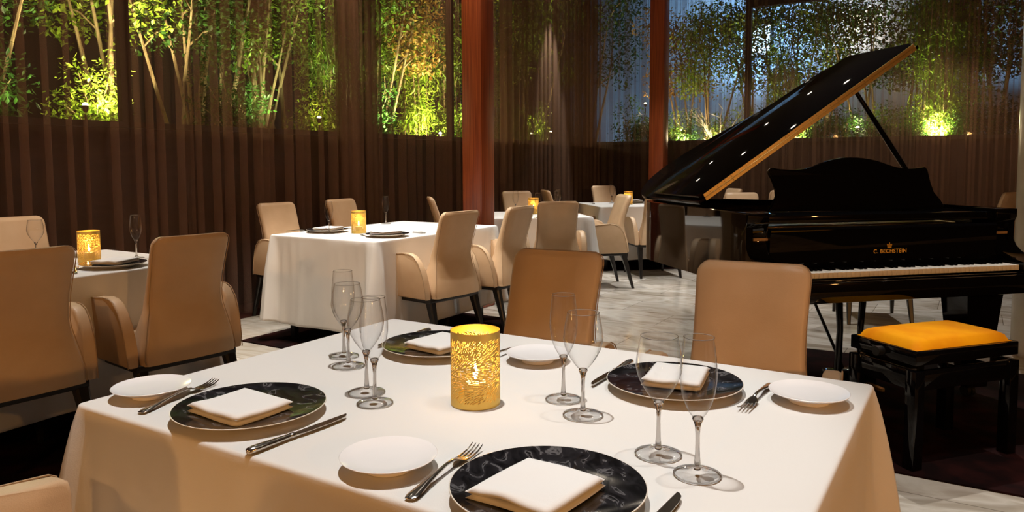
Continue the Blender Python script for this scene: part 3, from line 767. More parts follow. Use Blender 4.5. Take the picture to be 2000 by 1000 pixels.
# ---------------------------------------------------------------- grand piano
PO = Vector((.9085, 2.590, 0)); PA = R(44.9)
piano = empty('grand_piano', (PO.x, PO.y, 0.0105), PA)
tag(piano, 'glossy black grand piano with its lid propped open and gold lettering above the keys', 'piano')
UB, UT = -.125, 1.362     # bass and treble sides
def p_uv(a, b_, d): return (a, b_, d)
plan = [(UB, .165), (UB, 1.22), (UB + .03, 1.36), (UB + .11, 1.47), (UB + .24, 1.54), (UB + .42, 1.545), (UB + .58, 1.49), (UB + .72, 1.40), (UB + .85, 1.27), (UB + 1.0, 1.13), (UB + 1.18, 1.02), (UB + 1.34, .92), (UT - .03, .82), (UT, .70), (UT, .165)]
def smooth_open(pts, k=5):
    out = []
    for i in range(len(pts) - 1):
        p0 = pts[max(i - 1, 0)]; p1 = pts[i]; p2 = pts[i + 1]; p3 = pts[min(i + 2, len(pts) - 1)]
        for j in range(k):
            t = j / k
            out.append(tuple(0.5 * ((2 * p1[q]) + (-p0[q] + p2[q]) * t + (2 * p0[q] - 5 * p1[q] + 4 * p2[q] - p3[q]) * t * t + (-p0[q] + 3 * p1[q] - 3 * p2[q] + p3[q]) * t ** 3) for q in (0, 1)))
    out.append(pts[-1]); return out
core = plan[:1] + [(UB, .7)] + smooth_open(plan[1:-1], 5) + plan[-1:]
def offset_in(pts, d):
    out = []
    for i, p in enumerate(pts):
        a = Vector(pts[max(i - 1, 0)]); b_ = Vector(pts[min(i + 1, len(pts) - 1)]); t = (b_ - a).normalized(); n_ = Vector((t.y, -t.x)); out.append((p[0] + n_.x * d, p[1] + n_.y * d))
    return out
inner = offset_in(core, .035)
bm = bmesh.new()
rs = []
for (o_, z) in [(core, .640), (core, .985)]: rs.append([(x, y, z) for x, y in o_])
for (o_, z) in [(inner, .985), (inner, .640)]: rs.append([(x, y, z) for x, y in o_])
loops = [[a for a in rs_] for rs_ in rs]
vv = [[bm.verts.new(p) for p in l_] for l_ in loops]
for q in range(4):
    a = vv[q]; b_ = vv[(q + 1) % 4]
    for i in range(len(a) - 1): bm.faces.new((a[i], a[i + 1], b_[i + 1], b_[i]))
bm.faces.new([vv[q][0] for q in range(4)]); bm.faces.new([vv[q][-1] for q in range(4)][::-1])
build('rim', bm, m_gloss, piano, angle=35)
bm = bmesh.new(); prism(bm, inner, p_uv, .655, .67); build('case_bottom', bm, m_satin, piano, False)
bm = bmesh.new(); prism(bm, offset_in(inner, .004), p_uv, .86, .872); build('soundboard', bm, mat('spruce', (.35, .20, .08), .4), piano, False)
bm = bmesh.new()
for k in range(5):
    bx(bm, .02 + k * .27, .05 + k * .27, .55, 1.25 - .09 * k, .873, .905, .004)
bx(bm, -.05, 1.28, .44, .56, .873, .90, .006); build('iron_plate', bm, m_brass, piano)
bm = bmesh.new()
for k in range(60):
    u = .0 + k * .0212; bx(bm, u, u + .0012, .52, 1.42 - max(0, k - 8) * .0115, .912, .9132)
build('strings', bm, m_silver, piano, False)['kind'] = 'stuff'
# key bed, key slip, cheeks
box('keybed', UB, UT, -.055, .62, .600, .690, m_gloss, piano, .006)
box('key_slip', -.012, 1.237, -.034, -.014, .688, .698, m_gloss, piano, .004)
cheek = [(-.055, .690), (-.055, .712), (-.040, .730), (.0, .742), (.06, .752), (.115, .772), (.15, .80), (.172, .835), (.180, .875), (.172, .915), (.155, .935), (.150, .945), (.150, .985), (.30, .985), (.30, .69)]
for u0, u1 in ((UB, UB + .11), (UT - .122, UT)):
    bm = bmesh.new(); prism(bm, cheek, lambda a, b_, d: (d, a, b_), u0, u1, .004); build('cheek_arm', bm, m_gloss, piano, angle=35)
K = .02356
for k in range(52):
    if k == 0:
        bm = bmesh.new(); bx(bm, .0004, K - .0004, 0, .150, .703, .728, .0012); wk = build('white_key', bm, m_ivory, piano, angle=50)
    else:
        o = wk.copy(); C.objects.link(o); o.parent = piano; o.location = (k * K, 0, 0)
bm = bmesh.new()
rings(bm, [[(x * 1.0, y, .729) for x, y in [(-.0055, .052), (.0055, .052), (.0055, .148), (-.0055, .148)]], [(x * .8, y2, .7395) for (x, y), y2 in zip([(-.0055, 0), (.0055, 0), (.0055, 0), (-.0055, 0)], [.058, .058, .148, .148])]])
bk = build('black_key', bm, m_gloss, piano, angle=30); first = True
oct_ = [0, 1, 0, 1, 1, 0, 1]           # black key after white A B C D E F G?
names_ = 'ABCDEFG'; has = {'A': 1, 'B': 0, 'C': 1, 'D': 1, 'E': 0, 'F': 1, 'G': 1}
for k in range(51):
    if has[names_[k % 7]]:
        if first: o = bk; first = False
        else: o = bk.copy(); C.objects.link(o); o.parent = piano
        o.location = ((k + 1) * K, 0, 0)
bm = bmesh.new()
fb = [(.150, .730), (.150, .80), (.148, .88), (.140, .906), (.150, .918), (.172, .918), (.172, .73)]
prism(bm, fb, lambda a, b_, d: (d, a, b_), -.012, 1.240); build('fallboard', bm, m_gloss, piano, angle=35)
box('action_shelf', -.012, 1.240, .173, .56, .935, .972, m_gloss, piano, .004)
# gold letters and crown on the fallboard
def text_mesh(body, size, name, m, parent, loc):
    cu_ = bpy.data.curves.new('txt', 'FONT'); cu_.body = body; cu_.size = size; cu_.resolution_u = 6; cu_.extrude = .0004; cu_.align_x = 'CENTER'; cu_.space_character = 1.12; cu_.offset = .0004
    ob = bpy.data.objects.new('txt', cu_); C.objects.link(ob)
    bpy.context.view_layer.update()
    me = bpy.data.meshes.new_from_object(ob.evaluated_get(bpy.context.evaluated_depsgraph_get()))
    bpy.data.objects.remove(ob)
    o = bpy.data.objects.new(name, me); C.objects.link(o); me.materials.clear(); me.materials.append(m); o.parent = parent; o.location = loc; o.rotation_euler = (R(90), 0, 0); return o
text_mesh('C. BECHSTEIN', .0265, 'gold_lettering', m_goldleaf, piano, (.630, .1490, .7865))
bm = bmesh.new()
def cp2(a, b_, d): return (.625 + a, .1488 - d, .812 + b_)
for pts in ([(-.011, 0), (.011, 0), (.0115, .003), (-.0115, .003)],):
    prism(bm, pts, cp2, 0, .0006)
for s in (-1, 1):
    prism(bm, [(s * .0105, .0038), (s * .0125, .010), (s * .0148, .0155), (s * .0120, .0175), (s * .0070, .0165), (s * .0080, .0145), (s * .0118, .0145), (s * .0100, .010), (s * .0082, .0038)], cp2, 0, .0006)
    prism(bm, [(s * .0068, .0038), (s * .0080, .009), (s * .0062, .0145), (s * .0020, .0168), (s * .0020, .0150), (s * .0048, .0130), (s * .0058, .009), (s * .0048, .0038)], cp2, 0, .0006)
prism(bm, [(-.0014, .0038), (.0014, .0038), (.0014, .0145), (-.0014, .0145)], cp2, 0, .0006)
prism(bm, [(-.0030, .0165), (.0030, .0165), (.0022, .0195), (-.0022, .0195)], cp2, 0, .0006)
prism(bm, [(-.0007, .0195), (.0007, .0195), (.0007, .0245), (-.0007, .0245)], cp2, 0, .0006)
prism(bm, [(-.0024, .0212), (.0024, .0212), (.0024, .0226), (-.0024, .0226)], cp2, 0, .0006)
build('gold_crown', bm, m_goldleaf, piano, False)
# music desk
bm = bmesh.new()
desk_l = [(.150, .985), (.178, 1.02), (.205, 1.06), (.205, 1.10), (.190, 1.14), (.172, 1.175), (.172, 1.19), (.188, 1.203)]
desk_r = [(1.098, 1.203), (1.112, 1.190), (1.112, 1.17), (1.118, 1.12), (1.128, 1.07), (1.165, 1.03), (1.180, 1.01), (1.180, .985)]
top = [(.25, 1.195), (.33, 1.193), (.41, 1.203), (.50, 1.232), (.60, 1.252), (.70, 1.253), (.80, 1.238), (.90, 1.208), (.97, 1.195), (1.04, 1.196)]
outl = desk_l + smooth_open([desk_l[-1]] + top + [desk_r[0]], 4)[1:-1] + desk_r
def dfn(a, b_, d): return (a, .42 + (b_ - .985) * .22 + d, b_ - .012)
prism(bm, outl, dfn, 0, .018, .003); build('music_desk', bm, m_gloss, piano, angle=35)
# lid: main panel, folded front flap, brass hinge
la = R(33); HZ = 1.030; HU = -.13
ld = Vector((math.cos(la), 0, math.sin(la))); ln_ = Vector((-math.sin(la), 0, math.cos(la)))
def lidp(s, v, d): return (HU + ld.x * s + ln_.x * d, v, HZ + ld.z * s + ln_.z * d)
lid_out = [(-.02, .585), (1.500, .585)] + smooth_open([(1.500, .98), (1.490, 1.12), (1.44, 1.22), (1.36, 1.275), (1.18, 1.305), (1.0, 1.325), (.85, 1.385), (.68, 1.475), (.50, 1.545), (.33, 1.572), (.18, 1.545), (.06, 1.46), (-.01, 1.33), (-.02, 1.2)], 5)
bm = bmesh.new(); prism(bm, lid_out, lidp, -.020, 0.0, .004); lid = build('lid', bm, m_gloss, piano, angle=35)
fl = [(.0, .600), (1.478, .600), (1.500, .64), (1.500, 1.115), (1.478, 1.15), (.0, 1.15)]
bm = bmesh.new(); prism(bm, fl, lidp, .002, .020, .004); flap = build('folded_front_lid', bm, m_gloss, piano, angle=35)
bm = bmesh.new()
seg = 8
for k in range(seg):
    s0, s1 = .02 + k * 1.46 / seg, .02 + (k + 1) * 1.46 / seg - .0015
    for d0, d1 in ((-.0185, -.0005), (.0015, .0190)):
        prism(bm, [(s0, d0), (s1, d0), (s1, d1), (s0, d1)], lambda a, b_, d: lidp(a, .5845 - d, b_), 0, .003)
tube(bm, [lidp(.02, .580, .0004), lidp(1.48, .580, .0004)], .0024, 8)
hinge = build('brass_hinge', bm, m_brass, piano, False)
bm = bmesh.new()
for k in range(30):
    for d in (-.0095, .010):
        s = .06 + k * .048; c = Vector(lidp(s, .5815, d)); r_ = bmesh.ops.create_uvsphere(bm, u_segments=6, v_segments=4, radius=.0022)
        for v in r_['verts']: v.co += c
build('hinge_screws', bm, m_piping, hinge)
# lid prop
bm = bmesh.new(); tp = Vector(lidp(1.07, .62, -.022)); tube(bm, [(1.315, .72, .90), (1.28, .70, 1.05), tuple(tp.lerp(Vector((1.28, .70, 1.05)), .5)), tuple(tp)], [.013, .015, .015, .011], 10); build('lid_prop', bm, m_gloss, piano, angle=60)
# legs, lyre, pedals
for (u, v) in ((.03, .30), (1.255, .30), (.40, 1.28)):
    bm = bmesh.new(); w0, w1 = (.115, .062) if v < 1 else (.08, .04)
    rings(bm, [[(u - w1, v - w1 * .9, 0.06), (u + w1, v - w1 * .9, 0.06), (u + w1, v + w1 * .9, 0.06), (u - w1, v + w1 * .9, 0.06)], [(u - w0, v - w0 * .8, .60), (u + w0, v - w0 * .8, .60), (u + w0, v + w0 * .8, .60), (u - w0, v + w0 * .8, .60)], [(u - w0, v - w0 * .8, .645), (u + w0, v - w0 * .8, .645), (u + w0, v + w0 * .8, .645), (u - w0, v + w0 * .8, .645)]])
    lg = build('leg', bm, m_gloss, piano, False)
    bm = bmesh.new()
    for s in (-1, 1):
        r_ = bmesh.ops.create_cone(bm, cap_ends=True, radius1=.028, radius2=.028, depth=.018, segments=20)
        for q in r_['verts']: q.co = Vector((u + s * .014 + q.co.z, v + q.co.y, .028 + q.co.x))
    bx(bm, u - .012, u + .012, v - .02, v + .02, .03, .061); build('caster', bm, m_satin, lg)
for s in (-1, 1):
    bm = bmesh.new(); tube(bm, [(.617 + s * .075, .40, .60), (.617 + s * .06, .40, .36), (.617 + s * .07, .40, .15)], [.02, .016, .02], 12); build('lyre_post', bm, m_gloss, piano, angle=50)
box('lyre_box', .50, .735, .34, .46, .08, .155, m_gloss, piano, .006)
box('lyre_plate', .45, .78, .15, .46, .56, .602, m_satin, piano, .004)
bm = bmesh.new(); tube(bm, [(.617, .44, .14), (.617, .85, .63)], .008, 8); build('lyre_brace', bm, m_satin, piano)
for k in range(3):
    bm = bmesh.new(); u = .617 + (k - 1) * .065
    rings(bm, [[(u - a, y, .085), (u + a, y, .085), (u + a, y, .098), (u - a, y, .098)] for a, y in ((.011, .36), (.011, .30), (.015, .26), (.013, .235), (.006, .226))]); build('pedal', bm, m_brass, piano, angle=50)

# ---------------------------------------------------------------- piano bench
def pw(u, v): return (PO.x + u * math.cos(PA) - v * math.sin(PA), PO.y + u * math.sin(PA) + v * math.cos(PA))
bxy = pw(.515, -.256)
bn = empty('piano_bench', (bxy[0], bxy[1], .0105), PA + R(6.3)); tag(bn, 'black lacquered piano bench with a bright orange velvet cushion', 'bench')
bm = bmesh.new(); nx, ny = 24, 16; hw, hd = .262, .155
def cz(u, v):
    e = min(1 - abs(u), 1); f = min(1 - abs(v), 1)
    return .476 + .036 * (1 - (1 - min(e / .22, 1)) ** 2) ** .5 * (1 - (1 - min(f / .32, 1)) ** 2) ** .5 + .006 * (1 - u * u) * (1 - v * v)
g = [[bm.verts.new((u * hw, v * hd, cz(u, v))) for v in [-1 + 2 * j / ny for j in range(ny + 1)]] for u in [-1 + 2 * i / nx for i in range(nx + 1)]]
for i in range(nx):
    for j in range(ny): bm.faces.new((g[i][j], g[i + 1][j], g[i + 1][j + 1], g[i][j + 1]))
build('velvet_cushion', bm, m_velvet, bn, angle=80)
box('top_frame', -.278, .278, -.170, .170, .420, .475, m_gloss, bn, .003)
for nm, a in (('apron', (-.25, .25, -.166, -.150)), ('apron', (-.25, .25, .150, .166)), ('apron', (-.274, -.258, -.14, .14)), ('apron', (.258, .274, -.14, .14))):
    box(nm, *a, .318, .398, m_gloss, bn, .002)
for sx in (-1, 1):
    for sy in (-1, 1):
        bm = bmesh.new(); bx(bm, sx * .258 - .025, sx * .258 + .025, sy * .148 - .025, sy * .148 + .025, 0, .398, .003); build('leg', bm, m_gloss, bn)
bm = bmesh.new(); bx(bm, -.02, .02, -.12, .12, .39, .4178); bx(bm, -.22, -.18, -.12, .12, .38, .4178); bx(bm, .18, .22, -.12, .12, .38, .4178); build('lift_mechanism', bm, m_silver, bn)
bm = bmesh.new(); tube(bm, [(-.278, 0, .446), (-.312, 0, .446)], [.018, .02], 16); build('height_knob', bm, m_satin, bn)

# ---------------------------------------------------------------- garden outside
struct(box('ground_outside', -9, -3.96, -4, 20, 1.0, 1.38, m_soil, smooth=False))
g2 = struct(box('ground_outside', -3.96, 8, 10.53, 20, 1.0, 1.38, m_soil, smooth=False))
struct(box('wall_outside_left', -8.6, -8.5, -4, 15.9, 1.38, 6.5, m_fence, smooth=False))
struct(box('wall_outside_back', -8.5, 8, 16.0, 16.1, 1.38, 6.5, m_facade, smooth=False))

def leaf_cloud(bm, rn, n, shape, size, asp=2.2, droop=0.2):
    for _ in range(n):
        p = shape(rn); s = size * rn.uniform(.6, 1.4); a = rn.uniform(0, 2 * PI); e = rn.uniform(-1.0, .7) - droop
        d = Vector((math.cos(a) * math.cos(e), math.sin(a) * math.cos(e), math.sin(e))); sd = d.cross(Vector((rn.uniform(-.4, .4), rn.uniform(-.4, .4), 1))).normalized()
        n_ = d.cross(sd); w_ = s / asp / 1.0
        a0 = bm.verts.new(p); a1 = bm.verts.new(p + d * s * .5 + sd * w_ * .5 + n_ * s * .06); a2 = bm.verts.new(p + d * s); a3 = bm.verts.new(p + d * s * .5 - sd * w_ * .5 + n_ * s * .06)
        bm.faces.new((a0, a1, a2)); bm.faces.new((a0, a2, a3))
def blobs(cs, rad):
    def f(rn):
        c = rn.choice(cs); v = Vector((rn.gauss(0, 1), rn.gauss(0, 1), rn.gauss(0, 1))).normalized() * rad * rn.random() ** .45
        return Vector(c) + v
    return f
def make_plant(kind, seed, m, name):
    rn = random.Random(seed); t = empty(name); tag(t, 'x', 'plant' if kind in ('shrub', 'grass') else 'tree')
    tips = []; bm = bmesh.new()
    if kind == 'tree':
        for k in range(4):
            a = rn.uniform(0, 6.28); lean = rn.uniform(.05, .24); p = Vector((rn.uniform(-.1, .1), rn.uniform(-.1, .1), 0)); pts = [p.copy()]
            for q in range(6):
                a += rn.uniform(-.5, .5); p = p + Vector((math.cos(a) * lean * .4, math.sin(a) * lean * .4, .36)); pts.append(p.copy())
                if q > 1:
                    b2 = rn.uniform(0, 6.28); e = p + Vector((math.cos(b2) * .3, math.sin(b2) * .3, .22)); tube(bm, [p, p.lerp(e, .5) + Vector((0, 0, .04)), e], [.012, .009, .004], 5); tips.append(e)
            tube(bm, pts, [.026 - .0035 * i for i in range(7)], 7); tips.append(p)
        build('trunk', bm, m_bark, t); bm = bmesh.new(); leaf_cloud(bm, rn, 4600, blobs(tips, .34), .062, 1.8)
    elif kind == 'bamboo':
        for k in range(7):
            x, y = rn.uniform(-.25, .25), rn.uniform(-.25, .25); lx, ly = rn.uniform(-.15, .15), rn.uniform(-.15, .15); h = rn.uniform(1.6, 2.5)
            tube(bm, [(x, y, 0), (x + lx * .4, y + ly * .4, h * .5), (x + lx, y + ly, h)], [.010, .008, .004], 5)
            for q in range(8): f = rn.uniform(.15, 1); tips.append(Vector((x + lx * f, y + ly * f, h * f)))
        build('stem', bm, m_bark, t); bm = bmesh.new(); leaf_cloud(bm, rn, 3600, blobs(tips, .22), .095, 4.5, .35)
    elif kind == 'shrub':
        for k in range(9):
            a = rn.uniform(0, 6.28); e = Vector((math.cos(a) * rn.uniform(.1, .38), math.sin(a) * rn.uniform(.1, .38), rn.uniform(.3, .85))); tube(bm, [(0, 0, 0), tuple(e * .5 + Vector((0, 0, .1))), tuple(e)], [.012, .008, .004], 5); tips.append(e); tips.append(e * .6)
        build('stem', bm, m_bark, t); bm = bmesh.new(); leaf_cloud(bm, rn, 1900, blobs(tips, .22), .055, 2.0)
    build('foliage', bm, m, t, False)
    return Proto(t)
PL = {
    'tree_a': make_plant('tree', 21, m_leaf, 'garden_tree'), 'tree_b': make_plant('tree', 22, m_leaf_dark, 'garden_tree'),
    'tree_l': make_plant('tree', 23, m_leaf_lime, 'garden_tree'), 'tree_o': make_plant('tree', 24, m_leaf_amber, 'garden_tree'),
    'bam': make_plant('bamboo', 25, m_leaf_lime, 'bamboo_clump'), 'bam_d': make_plant('bamboo', 26, m_leaf, 'bamboo_clump'),
    'shr': make_plant('shrub', 27, m_leaf, 'garden_shrub'), 'shr_l': make_plant('shrub', 28, m_leaf_lime, 'garden_shrub'), 'shr_d': make_plant('shrub', 29, m_leaf_dark, 'garden_shrub'),
}
GP = [  # kind, x, y, scale, rot, label
    ('tree_l', -5.15, 3.15, 1.0, 0, 'spotlit tree with pale bare trunks at the far left window'),
    ('tree_b', -5.2, 2.1, 1.0, 50, 'dark leafy tree at the left picture edge outside'),
    ('tree_b', -5.3, 4.3, 1.15, 100, 'dark tree outside between the lit trunks and the first column, upper foliage'),
    ('tree_a', -5.6, 5.4, 1.2, 200, 'green tree outside behind the middle of the left curtain'),
    ('tree_a', -5.2, 6.25, 1.05, 300, 'green tree with bright crown outside, left of the near wooden column'),
    ('bam', -4.9, 7.2, 1.0, 20, 'brightly lit narrow-leaved bamboo just left of the near wooden column'),
    ('bam_d', -5.2, 6.7, 1.0, 80, 'darker bamboo beside the bright clump left of the near column'),
    ('bam_d', -5.0, 8.3, 1.1, 140, 'bamboo outside directly behind the near wooden column'),
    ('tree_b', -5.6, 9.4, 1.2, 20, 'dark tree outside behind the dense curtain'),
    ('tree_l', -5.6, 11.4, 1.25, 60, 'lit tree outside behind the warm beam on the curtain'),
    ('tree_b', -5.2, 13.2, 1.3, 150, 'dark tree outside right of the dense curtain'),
    ('tree_o', -2.85, 12.3, .95, 0, 'amber-leaved tree just right of the far wooden column'),
    ('tree_l', -2.3, 11.9, .95, 45, 'bright green tree outside above the piano tail'),
    ('tree_a', -1.65, 12.6, 1.05, 120, 'green tree outside beside the window post'),
    ('bam_d', -1.0, 11.6, .85, 0, 'bamboo outside right of the window post'),
    ('tree_l', -.55, 12.3, 1.0, 200, 'yellow-green tree outside above the piano lid'),
    ('tree_b', .15, 11.9, .95, 260, 'dark leafy tree in silhouette before the beige wall'),
    ('tree_a', .65, 12.5, 1.0, 10, 'green tree outside above the lid tip'),
    ('bam', 1.15, 11.5, .95, 80, 'bright bamboo outside right of the lid tip'),
    ('bam', 1.3, 12.1, 1.15, 190, 'tall bright bamboo behind the clump right of the lid tip'),
    ('tree_b', 1.95, 11.6, 1.0, 30, 'dark tree outside near the right picture edge'),
    ('tree_b', 2.6, 12.2, 1.1, 130, 'dark tree outside at the right picture edge'),
    ('shr_d', -4.7, 1.9, 1.0, 0, 'dark low shrub outside at the left picture edge'),
    ('shr_l', -4.75, 2.75, .8, 60, 'low shrub around the yellow garden lamp at far left'),
    ('shr_d', -4.7, 4.1, 1.0, 100, 'dark low shrub outside behind the left curtain'),
    ('shr_l', -4.7, 5.2, .8, 10, 'small lit shrub beside the orange garden lamp'),
    ('shr_d', -4.7, 6.1, .9, 200, 'dark low shrub right of the orange garden lamp'),
    ('shr', -4.6, 7.7, .8, 40, 'lit low shrub at the foot of the bright bamboo'),
    ('shr_l', -5.1, 10.7, .9, 40, 'lit shrub low behind the dense curtain'),
    ('shr_d', -3.5, 11.5, 1.0, 90, 'dark shrub outside left of the far wooden column'),
    ('shr_l', -2.75, 11.2, .75, 10, 'lit shrub outside right of the far wooden column'),
    ('shr', -2.1, 11.3, .8, 70, 'green shrub at the foot of the white lit branches'),
    ('shr_l', -1.5, 11.2, .8, 140, 'lit shrub outside left of the window post'),
    ('shr', -.8, 11.2, .9, 200, 'green shrub outside behind the piano lid'),
    ('shr_d', -.1, 11.2, .9, 20, 'dark shrub outside left of the lid prop'),
    ('shr', .6, 11.2, .8, 120, 'green shrub outside behind the lid prop'),
    ('shr_l', 1.15, 11.0, .7, 0, 'bright shrub around the lamp right of the lid'),
    ('shr_d', 1.8, 11.1, 1.0, 50, 'dark shrub outside at the right'),
    ('tree_b', -5.0, 3.75, .9, 320, 'dark leafy tree outside right of the pale lit trunks'),
    ('tree_b', -5.3, 5.0, 1.0, 15, 'dark green tree outside above the small orange garden lamp'),
    ('tree_a', -4.95, 4.6, .85, 75, 'green tree outside behind the bunched curtain edge'),
    ('bam_d', -4.9, 5.75, .9, 110, 'bamboo outside left of the bright-crowned tree'),
    ('tree_o', -5.0, 6.6, 1.0, 160, 'reddish brown leaved tree high outside, left of the near column'),
    ('bam_d', -4.8, 9.3, 1.0, 10, 'dark bamboo outside behind the left part of the dense curtain'),
    ('shr_d', -3.0, 11.0, .8, 230, 'dark shrub outside directly behind the far wooden column'),
    ('shr_d', -2.45, 10.95, .7, 150, 'dark shrub outside left of the white-lit twigs'),
    ('shr_d', -1.15, 10.95, .75, 300, 'dark shrub outside at the foot of the window post'),
    ('shr_d', -.45, 10.9, .75, 80, 'dark shrub outside under the middle of the piano lid'),
    ('shr_d', .35, 10.9, .7, 190, 'dark shrub outside just left of the yellow garden lamp'),
    ('shr_d', .85, 10.9, .65, 330, 'dark shrub outside between lid prop and bright bamboo'),
    ('shr_d', 1.45, 10.95, .75, 260, 'dark shrub outside right of the bright bamboo'),
    ('tree_b', 1.65, 12.6, 1.15, 210, 'tall dark tree outside right of the bright bamboo'),
    ('tree_b', -1.15, 13.0, 1.1, 300, 'dark tree outside farther back by the window post'),
    ('tree_l', .95, 12.2, 1.25, 100, 'bright green crown high outside above the right window'),
]
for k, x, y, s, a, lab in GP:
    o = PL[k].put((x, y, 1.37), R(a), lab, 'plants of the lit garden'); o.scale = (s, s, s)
# bare white-lit branches
bt = empty('bare_shrub', (-1.95, 11.15, 1.38)); tag(bt, 'leafless shrub with white-lit twigs outside above the piano tail', 'shrub')
bm = bmesh.new(); rn = random.Random(4)
for k in range(6):
    p = Vector((0, 0, 0)); a = rn.uniform(2.2, 4.2) if k < 4 else rn.uniform(-1, 1); pts = [p.copy()]
    for q in range(5):
        a += rn.uniform(-.5, .5); p = p + Vector((math.cos(a) * .09, rn.uniform(-.05, .05), .14)); pts.append(p.copy())
        e = p + Vector((rn.uniform(-.2, .12), rn.uniform(-.1, .1), rn.uniform(.05, .16))); tube(bm, [p, e], [.007, .003], 5)
    tube(bm, pts, [.018, .015, .013, .010, .008, .005], 6)
build('twigs', bm, mat('white_twigs', (.75, .68, .55), .7), bt)

# garden lamps
gl = empty('garden_spotlight'); tag(gl, 'x', 'garden lamp')
bm = bmesh.new(); tube(bm, [(0, 0, 0), (0, 0, .10)], .008, 8); build('stake', bm, m_satin, gl)
bm = bmesh.new(); lathe(bm, [(.012, .12), (.022, .135), (.024, .172), (.021, .172), (.019, .165)], 20, cap0=True); build('housing', bm, m_satin, gl)
bm = bmesh.new(); r_ = bmesh.ops.create_uvsphere(bm, u_segments=16, v_segments=8, radius=.021)
for v in r_['verts']: v.co.z = v.co.z * .8 + .178
build('lens', bm, emit('garden_lens', (1.0, .80, .42), 60), gl)
GLP = Proto(gl)
YG = (1.0, .86, .42); WW = (1.0, .74, .42); GRN = (.88, 1.0, .45); BLU = (.35, .65, 1.0)
GL = [  # x, y, z, watts, colour, label
    (-4.45, 2.50, 1.70, 26, YG, 'glowing yellow garden lamp outside at far left'),
    (-4.45, 5.00, 1.72, 9, WW, 'small orange garden lamp outside behind the left curtain'),
    (-4.45, 7.15, 1.62, 34, YG, 'garden lamp low in the bright bamboo left of the near column'),
    (-4.80, 10.15, 1.72, 40, WW, 'white-hot garden lamp behind the dense curtain'),
    (-4.9, 11.0, 1.78, 22, WW, 'second garden lamp behind the dense curtain'),
    (-3.35, 11.6, 2.25, 14, WW, 'garden lamp just left of the far wooden column'),
    (-2.62, 11.45, 1.68, 34, WW, 'garden lamp right of the far wooden column'),
    (-1.95, 10.95, 1.55, 26, WW, 'garden lamp at the foot of the white-lit twigs'),
    (-1.0, 11.2, 1.55, 26, YG, 'garden lamp right of the window post'),
    (.12, 11.0, 1.72, 16, YG, 'yellow garden lamp seen left of the lid prop'),
    (1.06, 10.95, 1.68, 44, YG, 'garden lamp in the bright bamboo at right'),
]
for x, y, z, e, c, lab in GL:
    GLP.put((x, y, z - .175), 0, lab, 'garden lamps')
    lamp('garden_beam', 'POINT', (x, y, z + .06), e, c, .04)
for nm, loc, e, c, tg, a in [
    ('flood', (-4.2, 2.7, 1.5), 900, YG, (-5.2, 3.1, 3.0), 80),
    ('flood', (-4.1, 4.3, 1.6), 230, GRN, (-5.3, 4.5, 3.3), 110),
    ('flood', (-4.1, 1.8, 1.6), 60, GRN, (-5.3, 2.0, 3.0), 100),
    ('flood', (-4.15, 5.9, 1.5), 600, GRN, (-5.1, 6.1, 3.4), 80),
    ('flood', (-4.1, 7.0, 1.5), 700, YG, (-5.2, 7.3, 2.6), 90),
    ('flood', (-4.6, 10.2, 1.5), 900, YG, (-5.6, 11.4, 3.8), 70),
    ('flood', (-2.4, 10.8, 1.5), 700, YG, (-2.5, 12.2, 3.0), 90),
    ('flood', (-.7, 10.8, 1.5), 800, YG, (-.6, 12.2, 3.2), 90),
    ('flood', (1.1, 10.8, 1.5), 950, GRN, (1.3, 12.0, 3.2), 90),
    ('flood', (-2.2, 14.2, 3.2), 650, BLU, (-2.3, 16, 4.6), 120),
    ('flood', (2.2, 14.0, 3.0), 200, BLU, (2.4, 16, 4.3), 100),
    ('flood', (-5.5, 13.6, 1.6), 110, BLU, (-5.0, 16, 3.4), 110),
]:
    lamp('garden_flood', 'SPOT', loc, e, c, .06, tg, a, .6)

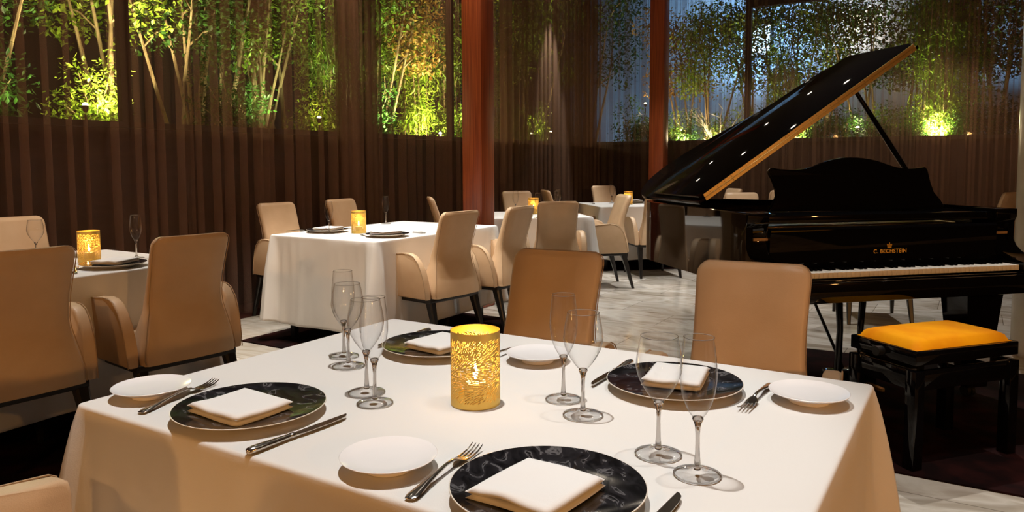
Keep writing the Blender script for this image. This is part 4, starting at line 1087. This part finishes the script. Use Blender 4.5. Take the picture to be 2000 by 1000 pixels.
# lamps on the outside wall
wlmp = empty('wall_lamp', (-.557, 15.99, 4.10)); tag(wlmp, 'warm white lamp high on the outside wall above the piano lid', 'lamp')
bm = bmesh.new(); bx(bm, -.06, .06, -.07, .009, -.09, .09, .01); build('bracket', bm, m_satin, wlmp)
bm = bmesh.new(); r_ = bmesh.ops.create_uvsphere(bm, u_segments=16, v_segments=10, radius=.085)
for v in r_['verts']: v.co.y -= .12
build('globe', bm, emit('wall_lamp_globe', (1.0, .80, .55), 25), wlmp)
lamp('wall_lamp_light', 'POINT', (-.557, 15.62, 3.95), 80, (1.0, .80, .58), .08)
bl = empty('floodlight', (-2.50, 15.99, 3.85)); tag(bl, 'large bluish white floodlight shining through leaves beside the window post', 'lamp')
bm = bmesh.new(); bx(bm, -.30, .30, -.10, .009, -.36, .36, .02); build('housing', bm, m_satin, bl)
bm = bmesh.new(); bx(bm, -.26, .26, -.112, -.102, -.32, .32, .004); build('lens', bm, emit('floodlight_lens', (.55, .80, 1.0), 9), bl)
lamp('floodlight_light', 'POINT', (-2.50, 15.4, 3.85), 160, BLU, .2)

# made-up wall lamps, added as amber fill on the unseen sides of the room
sc0 = empty('fill_sconce'); tag(sc0, 'x', 'added fill lamp')
bm = bmesh.new(); bx(bm, -.05, .05, 0.001, .03, -.10, .10, .008); build('back_plate', bm, m_brass, sc0)
bm = bmesh.new(); lathe(bm, [(.05, -.09), (.065, -.085), (.07, .09), (.066, .09)], 28, (0, .11)); build('lamp_shade', bm, emit('shade_glow', (1.0, .55, .22), 5), sc0)
SC = Proto(sc0)
for x, y, z, rz, e, lab in [(-2.2, -4.0, 2.0, 0, 95, 'added amber fill sconce behind the far left table'), (1.4, -4.0, 2.0, 0, 95, 'added amber fill sconce behind the foreground table'),
                         (6.0, -1.2, 2.0, 90, 200, 'added amber fill sconce on the right wall before the foreground table'), (6.0, 0.9, 2.0, 90, 60, 'added amber fill sconce on the right wall level with the bench')]:
    SC.put((x, y, z), R(rz), lab, 'added amber fill sconces')
    dx, dy = -math.sin(R(rz)) * .24, math.cos(R(rz)) * .24
    lamp('sconce_fill', 'POINT', (x + dx, y + dy, z), e, AMBER_FILL, .07)
